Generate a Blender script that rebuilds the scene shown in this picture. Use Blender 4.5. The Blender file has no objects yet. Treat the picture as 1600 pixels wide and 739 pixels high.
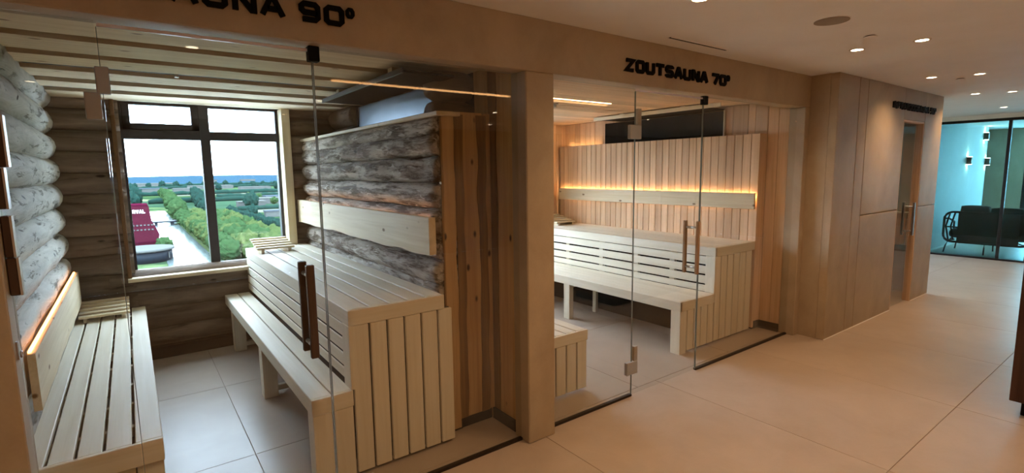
import bpy, bmesh, math, random
from mathutils import Vector, Matrix, noise

random.seed(7)
SC = bpy.context.scene
COL = SC.collection

# ------------------------------------------------------------------ camera
CAM_H = 1.60
F_PX = 806.2
YAW, PITCH, ROLL = math.radians(36.377), math.radians(7.243), math.radians(-0.805)
fw = Vector((math.sin(YAW) * math.cos(PITCH), math.cos(YAW) * math.cos(PITCH), -math.sin(PITCH)))
rt = Vector((math.cos(YAW), -math.sin(YAW), 0))
up = rt.cross(fw)
r2 = rt * math.cos(ROLL) + up * math.sin(ROLL)
u2 = -rt * math.sin(ROLL) + up * math.cos(ROLL)
cam_data = bpy.data.cameras.new('camera')
cam = bpy.data.objects.new('camera', cam_data)
COL.objects.link(cam)
M = Matrix.Identity(4)
for i in range(3):
    M[i][0], M[i][1], M[i][2] = r2[i], u2[i], -fw[i]
M[2][3] = CAM_H
cam.matrix_world = M
cam_data.sensor_width = 36.0
cam_data.lens = 36.0 * F_PX / 1600.0
cam_data.clip_start = 0.02
cam_data.clip_end = 30000
SC.camera = cam

# ------------------------------------------------------------------ world, exposure
SKY_STRENGTH = 12.8
world = bpy.data.worlds.new('sky')
SC.world = world
world.use_nodes = True
bg = world.node_tree.nodes['Background']
bg.inputs[0].default_value = (0.76, 0.98, 1.24, 1)
bg.inputs[1].default_value = SKY_STRENGTH
SC.view_settings.view_transform = 'Standard'
SC.view_settings.look = 'None'
SC.view_settings.exposure = 0.6
SC.view_settings.gamma = 1.0
SC.view_settings.use_curve_mapping = False
SC.cycles.use_denoising = True
SC.cycles.max_bounces = 10
SC.cycles.diffuse_bounces = 4
SC.cycles.glossy_bounces = 4
SC.cycles.transmission_bounces = 8
SC.cycles.transparent_max_bounces = 24
SC.cycles.sample_clamp_indirect = 6.0
SC.cycles.caustics_reflective = False
SC.cycles.caustics_refractive = False

SPOT_W = 25.5          # each corridor downlight
LED_STRIP = 7.0        # emission of the corridor ceiling strip
SALT_LED = 40.0        # emission of the salt sauna's strips
LOG_LED = 4.5         # emission of the log sauna's strips
WARM = (1.0, 0.62, 0.33)

# ------------------------------------------------------------------ materials
def lin(h):
    h = h.lstrip('#')
    out = []
    for i in (0, 2, 4):
        c = int(h[i:i + 2], 16) / 255
        out.append(c / 12.92 if c <= 0.04045 else ((c + 0.055) / 1.055) ** 2.4)
    return (*out, 1)

def new_mat(name):
    m = bpy.data.materials.new(name)
    m.use_nodes = True
    nt = m.node_tree
    return m, nt, nt.nodes['Principled BSDF'], nt.nodes, nt.links

def rand_coord(nt, amount=17.0):
    tc = nt.nodes.new('ShaderNodeTexCoord')
    oi = nt.nodes.new('ShaderNodeObjectInfo')
    mul = nt.nodes.new('ShaderNodeMath'); mul.operation = 'MULTIPLY'; mul.inputs[1].default_value = amount
    nt.links.new(oi.outputs['Random'], mul.inputs[0])
    add = nt.nodes.new('ShaderNodeVectorMath'); add.operation = 'ADD'
    nt.links.new(tc.outputs['Object'], add.inputs[0]); nt.links.new(mul.outputs[0], add.inputs[1])
    return add.outputs[0], oi.outputs['Random']

def ramp(nt, fac, stops):
    r = nt.nodes.new('ShaderNodeValToRGB')
    el = r.color_ramp.elements
    while len(el) < len(stops): el.new(0.5)
    for e, (p, c) in zip(el, stops): e.position, e.color = p, c
    nt.links.new(fac, r.inputs[0])
    return r.outputs[0]

def noise_node(nt, vec, scale, detail=4, rough=0.55, distortion=0.0):
    n = nt.nodes.new('ShaderNodeTexNoise')
    n.inputs['Scale'].default_value = scale; n.inputs['Detail'].default_value = detail
    n.inputs['Roughness'].default_value = rough; n.inputs['Distortion'].default_value = distortion
    nt.links.new(vec, n.inputs['Vector'])
    return n.outputs['Fac']

def mapping(nt, vec, scale):
    mp = nt.nodes.new('ShaderNodeMapping'); mp.inputs['Scale'].default_value = scale
    nt.links.new(vec, mp.inputs['Vector'])
    return mp.outputs[0]

def mix(nt, fac, a, b, mode='MIX'):
    n = nt.nodes.new('ShaderNodeMix'); n.data_type = 'RGBA'; n.blend_type = mode
    def put(sock, v):
        if isinstance(v, (tuple, float, int)): sock.default_value = v
        else: nt.links.new(v, sock)
    put(n.inputs[0], fac); put(n.inputs[6], a); put(n.inputs[7], b)
    return n.outputs[2]

def bump(nt, bsdf, height, strength, dist=0.01):
    b = nt.nodes.new('ShaderNodeBump'); b.inputs['Strength'].default_value = strength; b.inputs['Distance'].default_value = dist
    nt.links.new(height, b.inputs['Height']); nt.links.new(b.outputs[0], bsdf.inputs['Normal'])

def hsv_random(nt, col, rnd, spread=0.2):
    h = nt.nodes.new('ShaderNodeHueSaturation')
    mr = nt.nodes.new('ShaderNodeMapRange'); mr.inputs[3].default_value = 1 - spread; mr.inputs[4].default_value = 1 + spread
    nt.links.new(rnd, mr.inputs[0]); nt.links.new(mr.outputs[0], h.inputs['Value']); nt.links.new(col, h.inputs['Color'])
    return h.outputs[0]

def wood(name, light, dark, axis, rough=0.55, spread=0.06, grain=1.0, knots=0.0, knotcol='#3a2210'):
    """grain runs along axis"""
    m, nt, b, N, L = new_mat(name)
    vec, rnd = rand_coord(nt)
    s = [22.0 * grain] * 3; s['xyz'.index(axis)] = 0.9 * grain
    n1 = noise_node(nt, mapping(nt, vec, s), 1.0, 5, 0.6, 0.4)
    s2 = [140.0] * 3; s2['xyz'.index(axis)] = 3.0
    n2 = noise_node(nt, mapping(nt, vec, s2), 1.0, 2, 0.5)
    c = ramp(nt, n1, [(0.30, lin(dark)), (0.62, lin(light))])
    c = mix(nt, 0.18, c, ramp(nt, n2, [(0.35, lin(dark)), (0.6, lin(light))]))
    if knots:
        sk = [9.0] * 3; sk['xyz'.index(axis)] = 4.5
        v = N.new('ShaderNodeTexVoronoi'); v.inputs['Scale'].default_value = 1.0
        L.new(mapping(nt, vec, sk), v.inputs['Vector'])
        k = ramp(nt, v.outputs['Distance'], [(0.06, (1, 1, 1, 1)), (0.13, (0, 0, 0, 1))])
        c = mix(nt, k, c, lin(knotcol))
    c = hsv_random(nt, c, rnd, spread)
    L.new(c, b.inputs['Base Color'])
    b.inputs['Roughness'].default_value = rough
    b.inputs['Specular IOR Level'].default_value = 0.3
    bump(nt, b, n2, 0.15, 0.002)
    return m

def plain(name, col, rough=0.5, metal=0.0, spec=0.5, n=None, nscale=6.0, bump_s=0.0):
    m, nt, b, N, L = new_mat(name)
    if n:
        tc = N.new('ShaderNodeTexCoord')
        f = noise_node(nt, tc.outputs['Object'], nscale, 6, 0.6)
        L.new(ramp(nt, f, [(0.3, lin(n)), (0.7, lin(col))]), b.inputs['Base Color'])
        if bump_s: bump(nt, b, f, bump_s, 0.004)
    else:
        b.inputs['Base Color'].default_value = lin(col)
    b.inputs['Roughness'].default_value = rough
    b.inputs['Metallic'].default_value = metal
    b.inputs['Specular IOR Level'].default_value = spec
    return m

def emit(name, col, strength):
    m, nt, b, N, L = new_mat(name)
    b.inputs['Base Color'].default_value = (*col, 1)
    b.inputs['Emission Color'].default_value = (*col, 1)
    b.inputs['Emission Strength'].default_value = strength
    return m

def glass(name, tint=(1, 1, 1), refl=1.0, ior=1.43):
    """thin architectural glass: light passes straight through, Fresnel reflection on both faces"""
    m, nt, b, N, L = new_mat(name)
    N.remove(b)
    t = N.new('ShaderNodeBsdfTransparent'); t.inputs[0].default_value = (*tint, 1)
    g = N.new('ShaderNodeBsdfGlossy'); g.inputs['Roughness'].default_value = 0.0
    g.inputs[0].default_value = (refl, refl, refl, 1)
    fr = N.new('ShaderNodeFresnel')
    ge = N.new('ShaderNodeNewGeometry'); mr = N.new('ShaderNodeMapRange')       # the back face of a sheet reflects like its front
    mr.inputs[3].default_value = ior; mr.inputs[4].default_value = 1 / ior
    L.new(ge.outputs['Backfacing'], mr.inputs[0]); L.new(mr.outputs[0], fr.inputs[0])
    mx = N.new('ShaderNodeMixShader')
    L.new(fr.outputs[0], mx.inputs[0]); L.new(t.outputs[0], mx.inputs[1]); L.new(g.outputs[0], mx.inputs[2])
    L.new(mx.outputs[0], N['Material Output'].inputs[0])
    return m

def log_mat(name, base, grey, bark, bark_amt, axis, knot=True, flake=None):
    m, nt, b, N, L = new_mat(name)
    vec, rnd = rand_coord(nt)
    a = 'xyz'.index(axis)
    s = [10.0] * 3; s[a] = 1.6
    n1 = noise_node(nt, mapping(nt, vec, s), 1.0, 6, 0.65, 0.6)
    c = ramp(nt, n1, [(0.28, lin(grey)), (0.66, lin(base))])
    s = [16.0] * 3; s[a] = 2.6
    n2 = noise_node(nt, mapping(nt, vec, s), 1.0, 8, 0.72, 0.25)
    mask = ramp(nt, n2, [(1 - bark_amt - 0.07, (0, 0, 0, 1)), (1 - bark_amt + 0.05, (1, 1, 1, 1))])
    c = mix(nt, mask, c, lin(bark))
    if flake:
        s = [34.0] * 3; s[a] = 6.0
        n3 = noise_node(nt, mapping(nt, vec, s), 1.0, 3, 0.6, 0.8)
        c = mix(nt, ramp(nt, n3, [(0.60, (0, 0, 0, 1)), (0.66, (1, 1, 1, 1))]), c, lin(flake))
    if knot:
        s = [7.0] * 3; s[a] = 3.2
        v = N.new('ShaderNodeTexVoronoi'); v.inputs['Scale'].default_value = 1.0
        L.new(mapping(nt, vec, s), v.inputs['Vector'])
        k = ramp(nt, v.outputs['Distance'], [(0.07, (1, 1, 1, 1)), (0.13, (0, 0, 0, 1))])
        gate = ramp(nt, v.outputs['Color'], [(0.48, (0, 0, 0, 1)), (0.52, (1, 1, 1, 1))])
        c = mix(nt, mix(nt, 1.0, k, gate, 'MULTIPLY'), c, lin('#2a231d'))
    c = hsv_random(nt, c, rnd, 0.10)
    L.new(c, b.inputs['Base Color'])
    b.inputs['Roughness'].default_value = 0.75
    b.inputs['Specular IOR Level'].default_value = 0.25
    ma = N.new('ShaderNodeMath'); ma.operation = 'ADD'
    L.new(n1, ma.inputs[0]); L.new(mask, ma.inputs[1])
    bump(nt, b, ma.outputs[0], 0.75, 0.014)
    return m

def plaster(name, c1, c2, rough=0.6):
    m, nt, b, N, L = new_mat(name)
    tc = N.new('ShaderNodeTexCoord')
    f1 = noise_node(nt, tc.outputs['Object'], 2.2, 6, 0.62, 0.5)
    f2 = noise_node(nt, tc.outputs['Object'], 90.0, 2, 0.5)
    c = ramp(nt, f1, [(0.3, lin(c1)), (0.7, lin(c2))])
    c = mix(nt, 0.10, c, ramp(nt, f2, [(0.3, lin(c1)), (0.7, lin(c2))]))
    L.new(c, b.inputs['Base Color']); b.inputs['Roughness'].default_value = rough
    b.inputs['Specular IOR Level'].default_value = 0.35
    bump(nt, b, f1, 0.08, 0.01)
    return m

MT = {}
MT['plaster'] = plaster('beige_microcement', '#a4927a', '#bba98f', 0.5)
MT['ceiling'] = plain('cream_ceiling_paint', '#f4f2ef', 0.8, n='#efece8', nscale=3)
MT['tile'] = plaster('beige_stone_tile', '#aa9988', '#b8a898', 0.36)
MT['grout'] = plain('tile_grout', '#94836f', 0.8, n='#8b7a66', nscale=20)
for ax in 'xyz':
    MT['aspen_' + ax] = wood('aspen_grain_' + ax, '#eae2d0', '#ddd2ba', ax, spread=0.04)
    MT['hemlock_' + ax] = wood('hemlock_grain_' + ax, '#e2c09c', '#c6a17c', ax, spread=0.17)
    MT['spruce_' + ax] = wood('spruce_grain_' + ax, '#d0ab76', '#b08a58', ax, spread=0.08, knots=1)
    MT['plank_' + ax] = wood('pale_plank_grain_' + ax, '#e6d6b8', '#cfba94', ax, spread=0.06, knots=1, knotcol='#7d5d3a')
    MT['bark_' + ax] = wood('bark_edge_grain_' + ax, '#7a5733', '#4f3720', ax, spread=0.1)
MT['wane_z'] = wood('waney_edge_grain', '#94703f', '#6d4d2a', 'z', spread=0.08)
MT['log_pale'] = log_mat('pale_weathered_log', '#d8d4ca', '#a5a095', '#6f685d', 0.38, 'y')
MT['log_bark'] = log_mat('grey_log_with_bark', '#cfc4b5', '#9a8c7d', '#5d4c3b', 0.47, 'y', flake='#d6cec2')
MT['log_dark'] = log_mat('dark_aged_log', '#8a7867', '#57483c', '#3a2e26', 0.34, 'x')
MT['log_dark_y'] = log_mat('dark_aged_log_end', '#8a7867', '#57483c', '#3a2e26', 0.34, 'y')
MT['black'] = plain('black_panel', '#08080a', 0.7, n='#0b0b0c', spec=0.08)
MT['dark'] = plain('dark_board_and_gap_shade', '#0f0b09', 0.8, n='#130e0b')  # near-black shell boards; also paints the shade in bench gaps
MT['plinth'] = plain('black_plinth', '#0c0b0a', 0.6, spec=0.15)
MT['steel'] = plain('brushed_steel', '#b9b4ab', 0.32, 1.0)
MT['hinge'] = plain('satin_grey_hinge', '#a9abae', 0.5, 0.2)
MT['steel_dark'] = plain('dark_steel', '#3b3d42', 0.35, 1.0)
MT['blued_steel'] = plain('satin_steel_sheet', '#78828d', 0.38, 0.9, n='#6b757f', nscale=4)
MT['handle'] = wood('dark_handle_wood', '#554336', '#352820', 'z', 0.4)
MT['handle_pale'] = wood('tan_handle_wood', '#a98a66', '#80624a', 'z', 0.4)
MT['brown_metal'] = plain('bronze_plate', '#5c4a40', 0.4, 0.6)
MT['pale_edge'] = plain('pale_plate_edge', '#c9bcb2', 0.4, 0.3)
MT['channel'] = plain('dark_floor_channel', '#2b2119', 0.45, 0.3)
MT['glass'] = glass('sauna_front_glass', (0.955, 0.96, 0.95))
MT['glass_window'] = glass('clear_window_glass', (0.985, 0.99, 0.985))
MT['glass_coated'] = glass('anti_reflective_glass', (0.96, 0.96, 0.955), 1.0, 1.15)
MT['glass_edge'] = plain('glass_edge_grey', '#7f8a86', 0.12, 0.0, 0.8)
MT['edge_glint'] = plain('painted_edge_glint', '#f2efff', 0.2, 0.0, 0.8)  # white paint for the glint along a door's top edge
MT['glass_teal'] = glass('teal_tinted_glass', (0.40, 0.66, 0.68))
MT['sign'] = plain('black_sign_lettering', '#080706', 0.6, spec=0.1)
MT['frame'] = plain('dark_window_frame', '#2b2a2d', 0.45, n='#303034')
MT['blackframe'] = plain('black_frame', '#08090a', 0.4)
MT['white'] = plain('white_trim', '#e8e4dc', 0.5)
MT['speaker'] = plain('speaker_grille', '#9a8c7c', 0.7, n='#94866f', nscale=200)
MT['cabinet'] = wood('dark_walnut', '#4a2e20', '#2c1a12', 'z', 0.4)
MT['lamp'] = emit('downlight_lens', (1.0, 0.80, 0.55), 14.0)
MT['led'] = emit('warm_led_strip', (1.0, 0.52, 0.20), LED_STRIP)
MT['led_salt'] = emit('salt_sauna_led', (1.0, 0.66, 0.34), SALT_LED)
MT['led_ceiling'] = emit('salt_ceiling_led', (1.0, 0.62, 0.30), SALT_LED * .28)
MT['led_log'] = emit('log_sauna_led', (1.0, 0.44, 0.15), LOG_LED)
MT['sconce_glow'] = emit('sconce_lens', (1.0, 0.85, 0.6), 130.0)
MT['lounge_wall'] = plaster('pale_lounge_plaster', '#c9cfcf', '#d8dddd', 0.6)
MT['rope'] = plain('dark_woven_rope', '#23261f', 0.8, n='#1b1e19', nscale=60, bump_s=0.3)
MT['cushion'] = plain('dark_grey_cushion', '#3a3d35', 0.9, n='#33362f', nscale=40, bump_s=0.2)

# ------------------------------------------------------------------ helpers
def wloc(o):
    v = Vector((0, 0, 0))
    while o is not None:
        v += o.location; o = o.parent
    return v

def link(name, me, mat, parent=None, loc=(0, 0, 0)):
    o = bpy.data.objects.new(name, me)
    COL.objects.link(o)
    if mat is not None and not me.materials: me.materials.append(MT[mat] if isinstance(mat, str) else mat)
    loc = Vector(loc)
    if parent is not None:
        o.parent = parent; loc = loc - wloc(parent)
    o.location = loc
    return o

def tag(o, label=None, cat=None, group=None, kind=None):
    if label: o['label'] = label
    if cat: o['category'] = cat
    if group: o['group'] = group
    if kind: o['kind'] = kind
    return o

def thing(name, label, cat, loc=(0, 0, 0), group=None, kind=None):
    o = bpy.data.objects.new(name, None); COL.objects.link(o); o.location = loc
    o.empty_display_size = 0.1
    return tag(o, label, cat, group, kind)

_cache = {}
def box_mesh(dx, dy, dz, bev, name):
    key = (round(dx, 4), round(dy, 4), round(dz, 4), bev, name)
    if key in _cache: return _cache[key]
    bm = bmesh.new()
    bmesh.ops.create_cube(bm, size=1.0)
    bmesh.ops.scale(bm, vec=(dx, dy, dz), verts=bm.verts)
    if bev and min(dx, dy, dz) > bev * 2.2:
        bmesh.ops.bevel(bm, geom=bm.edges[:], offset=bev, segments=1, affect='EDGES')
    me = bpy.data.meshes.new('box'); bm.to_mesh(me); bm.free()
    _cache[key] = me
    return me

def box(name, x0, x1, y0, y1, z0, z1, mat, parent=None, bev=0.003):
    me = box_mesh(x1 - x0, y1 - y0, z1 - z0, bev, mat)
    return link(name, me, mat, parent, ((x0 + x1) / 2, (y0 + y1) / 2, (z0 + z1) / 2))

def struct(name, x0, x1, y0, y1, z0, z1, mat, label=None, bev=0.0):
    o = box(name, x0, x1, y0, y1, z0, z1, mat, None, bev)
    return tag(o, label, None, None, 'structure')

def mesh_obj(name, bm, mat, parent=None, loc=(0, 0, 0), smooth=False):
    me = bpy.data.meshes.new(name); bm.to_mesh(me); bm.free()
    if smooth:
        for p in me.polygons: p.use_smooth = True
    return link(name, me, mat, parent, loc)

def ring_sweep(bm, rings, cap=True, closed=False):
    vs = [[bm.verts.new(p) for p in r] for r in rings]
    n = len(vs[0])
    last = len(vs) if closed else len(vs) - 1
    for i in range(last):
        a, b = vs[i], vs[(i + 1) % len(vs)]
        for j in range(n):
            bm.faces.new((a[j], a[(j + 1) % n], b[(j + 1) % n], b[j]))
    if cap and not closed:
        bm.faces.new(vs[0][::-1]); bm.faces.new(vs[-1])
    bmesh.ops.recalc_face_normals(bm, faces=bm.faces[:])

def log(name, axis, c, length, radius, mat, parent, seed, rough=0.035, flat=1.0, taper_end=0.0, segs=None, notches=(), both=True):
    """a hewn round log: bumpy trunk with rounded, slightly narrowing ends. c = centre; axis x or y; flat squashes it across the wall"""
    segs = segs or max(10, int(length / 0.07)); n = 18
    rings = []
    rnd = random.Random(seed)
    ph = rnd.random() * 50
    for i in range(segs + 1):
        t = i / segs
        u = (t - 0.5) * length
        end = (min(t, 1 - t) if both else 1 - t) * length
        k = 1.0
        if taper_end:
            k = 1 - taper_end * max(0, 1 - end / 0.10) ** 2
        ring = []
        for j in range(n):
            a = 2 * math.pi * j / n
            d = noise.noise(Vector((u * 2.2 + ph, math.cos(a) * 0.9, math.sin(a) * 0.9 + ph)))
            d2 = noise.noise(Vector((u * 9 + ph, math.cos(a) * 3, math.sin(a) * 3)))
            r = radius * k * (1 + rough * 2.2 * d + rough * 0.9 * d2)
            for (nu, na, nr, dep) in notches:
                e = ((u - nu) / nr) ** 2 + ((a - na) / 0.8) ** 2
                if e < 1: r -= dep * (1 - e)
            p = (math.cos(a) * r * flat, math.sin(a) * r)
            ring.append((p[0], u, p[1]) if axis == 'y' else (u, p[0], p[1]))
        rings.append(ring)
    bm = bmesh.new(); ring_sweep(bm, rings)
    return mesh_obj(name, bm, mat, parent, c, smooth=True)

def wavy_board(name, axis, a0, a1, z0, z1, x0, x1, mat, parent, seed, wave=0.008, low=True, high=True):
    """waney-edged board: length along axis (x, y or z); z0..z1 the wavy width; x0..x1 the thickness"""
    rnd = random.Random(seed); ph = rnd.random() * 40
    n = max(8, int((a1 - a0) / 0.06)); rings = []
    for i in range(n + 1):
        u = a0 + (a1 - a0) * i / n
        lo = z0 + (wave * 2 * noise.noise(Vector((u * 4 + ph, 1.3, 0))) if low else 0)
        hi = z1 + (wave * 2 * noise.noise(Vector((u * 4 + ph, 7.7, 3))) if high else 0)
        sec = [(x0, lo), (x1, lo), (x1, hi), (x0, hi)]
        if axis == 'y': rings.append([(s[0], u, s[1]) for s in sec])
        elif axis == 'z': rings.append([(s[1], s[0], u) for s in sec])
        else: rings.append([(u, s[0], s[1]) for s in sec])
    c = Vector((0, 0, 0))
    for r in rings:
        for p in r: c += Vector(p)
    c /= 4 * len(rings)
    rings = [[Vector(p) - c for p in r] for r in rings]
    bm = bmesh.new(); ring_sweep(bm, rings)
    return mesh_obj(name, bm, mat, parent, c)

def cyl(name, c, r, h, mat, parent=None, axis='z', n=24, r2=None, smooth=True):
    bm = bmesh.new()
    bmesh.ops.create_cone(bm, cap_ends=True, segments=n, radius1=r, radius2=r if r2 is None else r2, depth=h)
    if axis == 'x': bmesh.ops.rotate(bm, verts=bm.verts, matrix=Matrix.Rotation(math.pi / 2, 3, 'Y'))
    if axis == 'y': bmesh.ops.rotate(bm, verts=bm.verts, matrix=Matrix.Rotation(math.pi / 2, 3, 'X'))
    me = bpy.data.meshes.new(name); bm.to_mesh(me); bm.free()
    if smooth:
        for p in me.polygons: p.use_smooth = len(p.vertices) == 4
    return link(name, me, mat, parent, c)

def tube(name, pts, r, mat, parent=None, n=10, closed=False):
    pts = [Vector(p) for p in pts]
    c = sum(pts, Vector()) / len(pts)
    rings = []
    m = len(pts)
    for i, p in enumerate(pts):
        if closed: d = pts[(i + 1) % m] - pts[i - 1]
        else: d = pts[min(i + 1, m - 1)] - pts[max(i - 1, 0)]
        d.normalize()
        ref = Vector((0, 0, 1)) if abs(d.z) < 0.9 else Vector((1, 0, 0))
        s = d.cross(ref).normalized(); t = s.cross(d)
        rings.append([p - c + s * math.cos(2 * math.pi * k / n) * r + t * math.sin(2 * math.pi * k / n) * r for k in range(n)])
    bm = bmesh.new(); ring_sweep(bm, rings, closed=closed)
    return mesh_obj(name, bm, mat, parent, c, smooth=True)

# lettering: square technical capitals drawn as thick strokes, cut from sheet
C = 0.16
GLYPH = {
    'Z': [[(0, 1), (1, 1), (0, 0), (1, 0)]],
    'O': [[(C, 0), (1 - C, 0), (1, C), (1, 1 - C), (1 - C, 1), (C, 1), (0, 1 - C), (0, C), 'c']],
    '0': [[(C, 0), (1 - C, 0), (1, C), (1, 1 - C), (1 - C, 1), (C, 1), (0, 1 - C), (0, C), 'c']],
    'U': [[(0, 1.1), (0, C), (C, 0), (1 - C, 0), (1, C), (1, 1.1)]],
    'T': [[(-.1, 1), (1.1, 1)], [(.5, 1), (.5, -.1)]],
    'S': [[(1, .84), (1, 1 - C * .6), (1 - C, 1), (C, 1), (0, 1 - C), (0, .5 + C), (C, .52), (1 - C, .48), (1, .5 - C), (1, C), (1 - C, 0), (C, 0), (0, C * .6), (0, .16)]],
    'A': [[(-.08, -.1), (.42, 1), (.58, 1), (1.08, -.1)], [(.2, .3), (.8, .3)]],
    'N': [[(0, -.1), (0, 1), (.12, 1), (.88, 0), (1, 0), (1, 1.1)]],
    '7': [[(-.1, 1), (1, 1), (1, .85), (.4, -.1)]],
    '9': [[(1, .45), (C, .45), (0, .45 + C), (0, 1 - C), (C, 1), (1 - C, 1), (1, 1 - C), (1, C), (1 - C, 0), (.05, 0)]],
    '5': [[(1, 1), (0, 1), (0, .55), (1 - C, .55), (1, .55 - C), (1, C), (1 - C, 0), (0, 0)]],
    'I': [[(.5, -.1), (.5, 1.1)]],
    'F': [[(0, -.1), (0, 1), (1, 1)], [(0, .5), (.9, .5)]],
    'R': [[(0, -.1), (0, 1), (1 - C, 1), (1, 1 - C), (1, .5 + C), (1 - C, .45), (0, .45)], [(.5, .45), (1, -.1)]],
    'D': [[(0, 0), (1 - C, 0), (1, C), (1, 1 - C), (1 - C, 1), (0, 1), 'c']],
    'V': [[(-.05, 1.1), (.42, 0), (.58, 0), (1.05, 1.1)]],
    'L': [[(0, 1.1), (0, 0), (1.1, 0)]],
    'o': [[(.3, .62), (.7, .62), (.9, .75), (.9, .95), (.7, 1.08), (.3, 1.08), (.1, .95), (.1, .75), 'c']],
}
def letter(ch, x, z, w, h, y, depth, stroke, mat, parent, facing=-1):
    """letter in the XZ plane at plane y, standing depth proud towards -Y"""
    bm = bmesh.new()
    iw, ih = w - stroke, h - stroke
    t = stroke / 2 * (0.8 if ch == 'o' else 1)
    for st in GLYPH[ch]:
        closed = st[-1] == 'c'
        pts = [Vector((p[0] * iw + t, p[1] * ih + t)) for p in st if p != 'c']
        n = len(pts); L_, R_ = [], []
        for i in range(n):
            if closed: a, b, c = pts[i - 1], pts[i], pts[(i + 1) % n]
            else: a, b, c = pts[max(i - 1, 0)], pts[i], pts[min(i + 1, n - 1)]
            d1 = (b - a).normalized() if (b - a).length > 1e-9 else (c - b).normalized()
            d2 = (c - b).normalized() if (c - b).length > 1e-9 else d1
            n1, n2 = Vector((-d1.y, d1.x)), Vector((-d2.y, d2.x))
            mi = n1 + n2
            mi = n1 if mi.length < 1e-4 else mi.normalized()
            k = t / max(0.45, mi.dot(n1))
            L_.append(b + mi * k); R_.append(b - mi * k)
        rng = range(n) if closed else range(n - 1)
        for i in rng:
            j = (i + 1) % n
            quad = [L_[i], L_[j], R_[j], R_[i]]
            f = [bm.verts.new((q.x, 0, q.y)) for q in quad]
            g = [bm.verts.new((q.x, -depth, q.y)) for q in quad]
            bm.faces.new(g); bm.faces.new(f[::-1])
            for k in range(4):
                bm.faces.new((f[k], f[(k + 1) % 4], g[(k + 1) % 4], g[k]))
    bmesh.ops.remove_doubles(bm, verts=bm.verts, dist=1e-6)
    bmesh.ops.recalc_face_normals(bm, faces=bm.faces[:])
    return mesh_obj('letter', bm, mat, parent, (x, y, z))

# ================================================================== SETTING
W = 2.253      # corridor face of the sauna fronts
G = 2.33       # glass plane
HB = 2.135     # underside of header
CH = 2.415     # corridor ceiling

# floors with single tiles
def tiled_floor(name, label, x0, x1, y0, y1, xj, yj):
    f = struct(name, x0, x1, y0, y1, -0.12, -0.003, 'grout', label)
    xs = [x0] + [v for v in xj if x0 < v < x1] + [x1]
    ys = [y0] + [v for v in yj if y0 < v < y1] + [y1]
    g = 0.0016
    for i in range(len(xs) - 1):
        for j in range(len(ys) - 1):
            box('tile', xs[i] + g, xs[i + 1] - g, ys[j] + g, ys[j + 1] - g, -0.012, 0, 'tile', f, 0.0012)
    return f
tiled_floor('floor', 'large beige stone tiles on the corridor floor', -3.2, 11.55, -4.2, W + .14, [5.5 + 1.2 * k for k in range(-8, 6)], [-3.26, -1.88, -0.5, 0.88])
tiled_floor('floor_1', 'beige tiled floor inside the log sauna', -0.6, 1.86, W + .14, 5.6, [0.455], [3.14, 4.34])
tiled_floor('floor_2', 'beige tiled floor inside the salt sauna', 1.96, 5.06, W + .14, 5.6, [2.9, 4.1], [3.6, 4.8])
tiled_floor('floor_3', 'beige tiled floor beyond the infrared cabin', 5.06, 11.55, W + .14, 5.0, [6.7, 7.9, 9.1, 10.3], [3.28, 4.48])
tiled_floor('floor_4', 'tiled lounge floor behind the black framed glass', 11.55, 16.6, -1.3, 5.0, [12.7, 13.9, 15.1], [-0.5, .88, 2.0, 3.28])

# corridor shell
struct('ceiling', -3.2, 16.7, -4.2, 5.1, CH, CH + .12, 'ceiling', 'cream painted corridor ceiling with recessed lights')
struct('wall_back', -3.2, 11.6, -4.35, -4.2, 0, CH, 'plaster', 'plastered hall wall behind the viewer')
struct('wall_left', -3.35, -3.2, -4.35, W, 0, CH, 'plaster', 'plastered wall closing the corridor')
hd = struct('wall_front', -3.2, 5.06, W, W + .14, HB, CH, 'plaster', 'beige microcement header above the sauna glass', 0.004)
struct('wall_front_jamb', -3.2, -0.345, W, W + .14, 0, HB, 'plaster', 'microcement wall beside the log sauna opening', 0.004)
struct('pillar', 1.767, 1.968, W, W + .14, 0, HB, 'plaster', 'beige microcement pillar between the two sauna fronts', 0.006)
struct('wall_front_nib', 4.978, 5.06, W, W + .14, 0, HB, 'plaster', 'narrow microcement strip beside the salt sauna glass', 0.004)
# infrared cabin block stepping out into the corridor
IRY = 2.02
IR0, IR1, IRZ = 6.69, 7.35, 2.085
struct('wall_right', 5.06, 5.20, IRY + .07, 5.0, 0, CH, 'plaster', 'microcement side of the infrared cabin block')
irw = thing('wall_front_infrared', 'large microcement panels on the front of the infrared cabin', None, (5.06, IRY, 0), kind='structure')
def irp(x0, x1, z0, z1): box('panel', x0 + .0025, x1 - .0025, IRY, IRY + .07, z0 + .002, z1 - .002, 'plaster', irw, 0.004)
irp(5.0575, 5.50, 0, CH)
irp(5.505, 5.70, 0, CH)
irp(5.705, IR0, 0, 1.118); irp(5.705, IR0, 1.122, CH)
irp(IR0, IR1, IRZ, CH)
irp(IR1, 7.97, 0, 1.118); irp(IR1, 7.97, 1.122, CH)
box('panel', 5.21, 7.84, IRY + .07, IRY + .09, IRZ + .01, CH, 'plaster', irw)
box('panel', 5.21, IR0 - .03, IRY + .07, IRY + .09, 0, IRZ + .01, 'plaster', irw)
box('panel', IR1 + .03, 7.84, IRY + .07, IRY + .09, 0, IRZ + .01, 'plaster', irw)
struct('wall_infrared_end', 7.85, 7.97, IRY + .07, 2.345, 0, CH, 'plaster', 'end wall of the infrared cabin block')
struct('wall_infrared_end_1', 7.85, 7.97, 2.405, 5.0, 0, CH, 'plaster', 'end wall of the infrared cabin beyond the added slit')
struct('wall_infrared_sill', 7.85, 7.97, 2.345, 2.405, 0, 1.02, 'plaster', 'wall below the added slit of the infrared cabin')
struct('wall_infrared_head', 7.85, 7.97, 2.345, 2.405, 1.97, CH, 'plaster', 'wall above the added slit of the infrared cabin')
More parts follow.
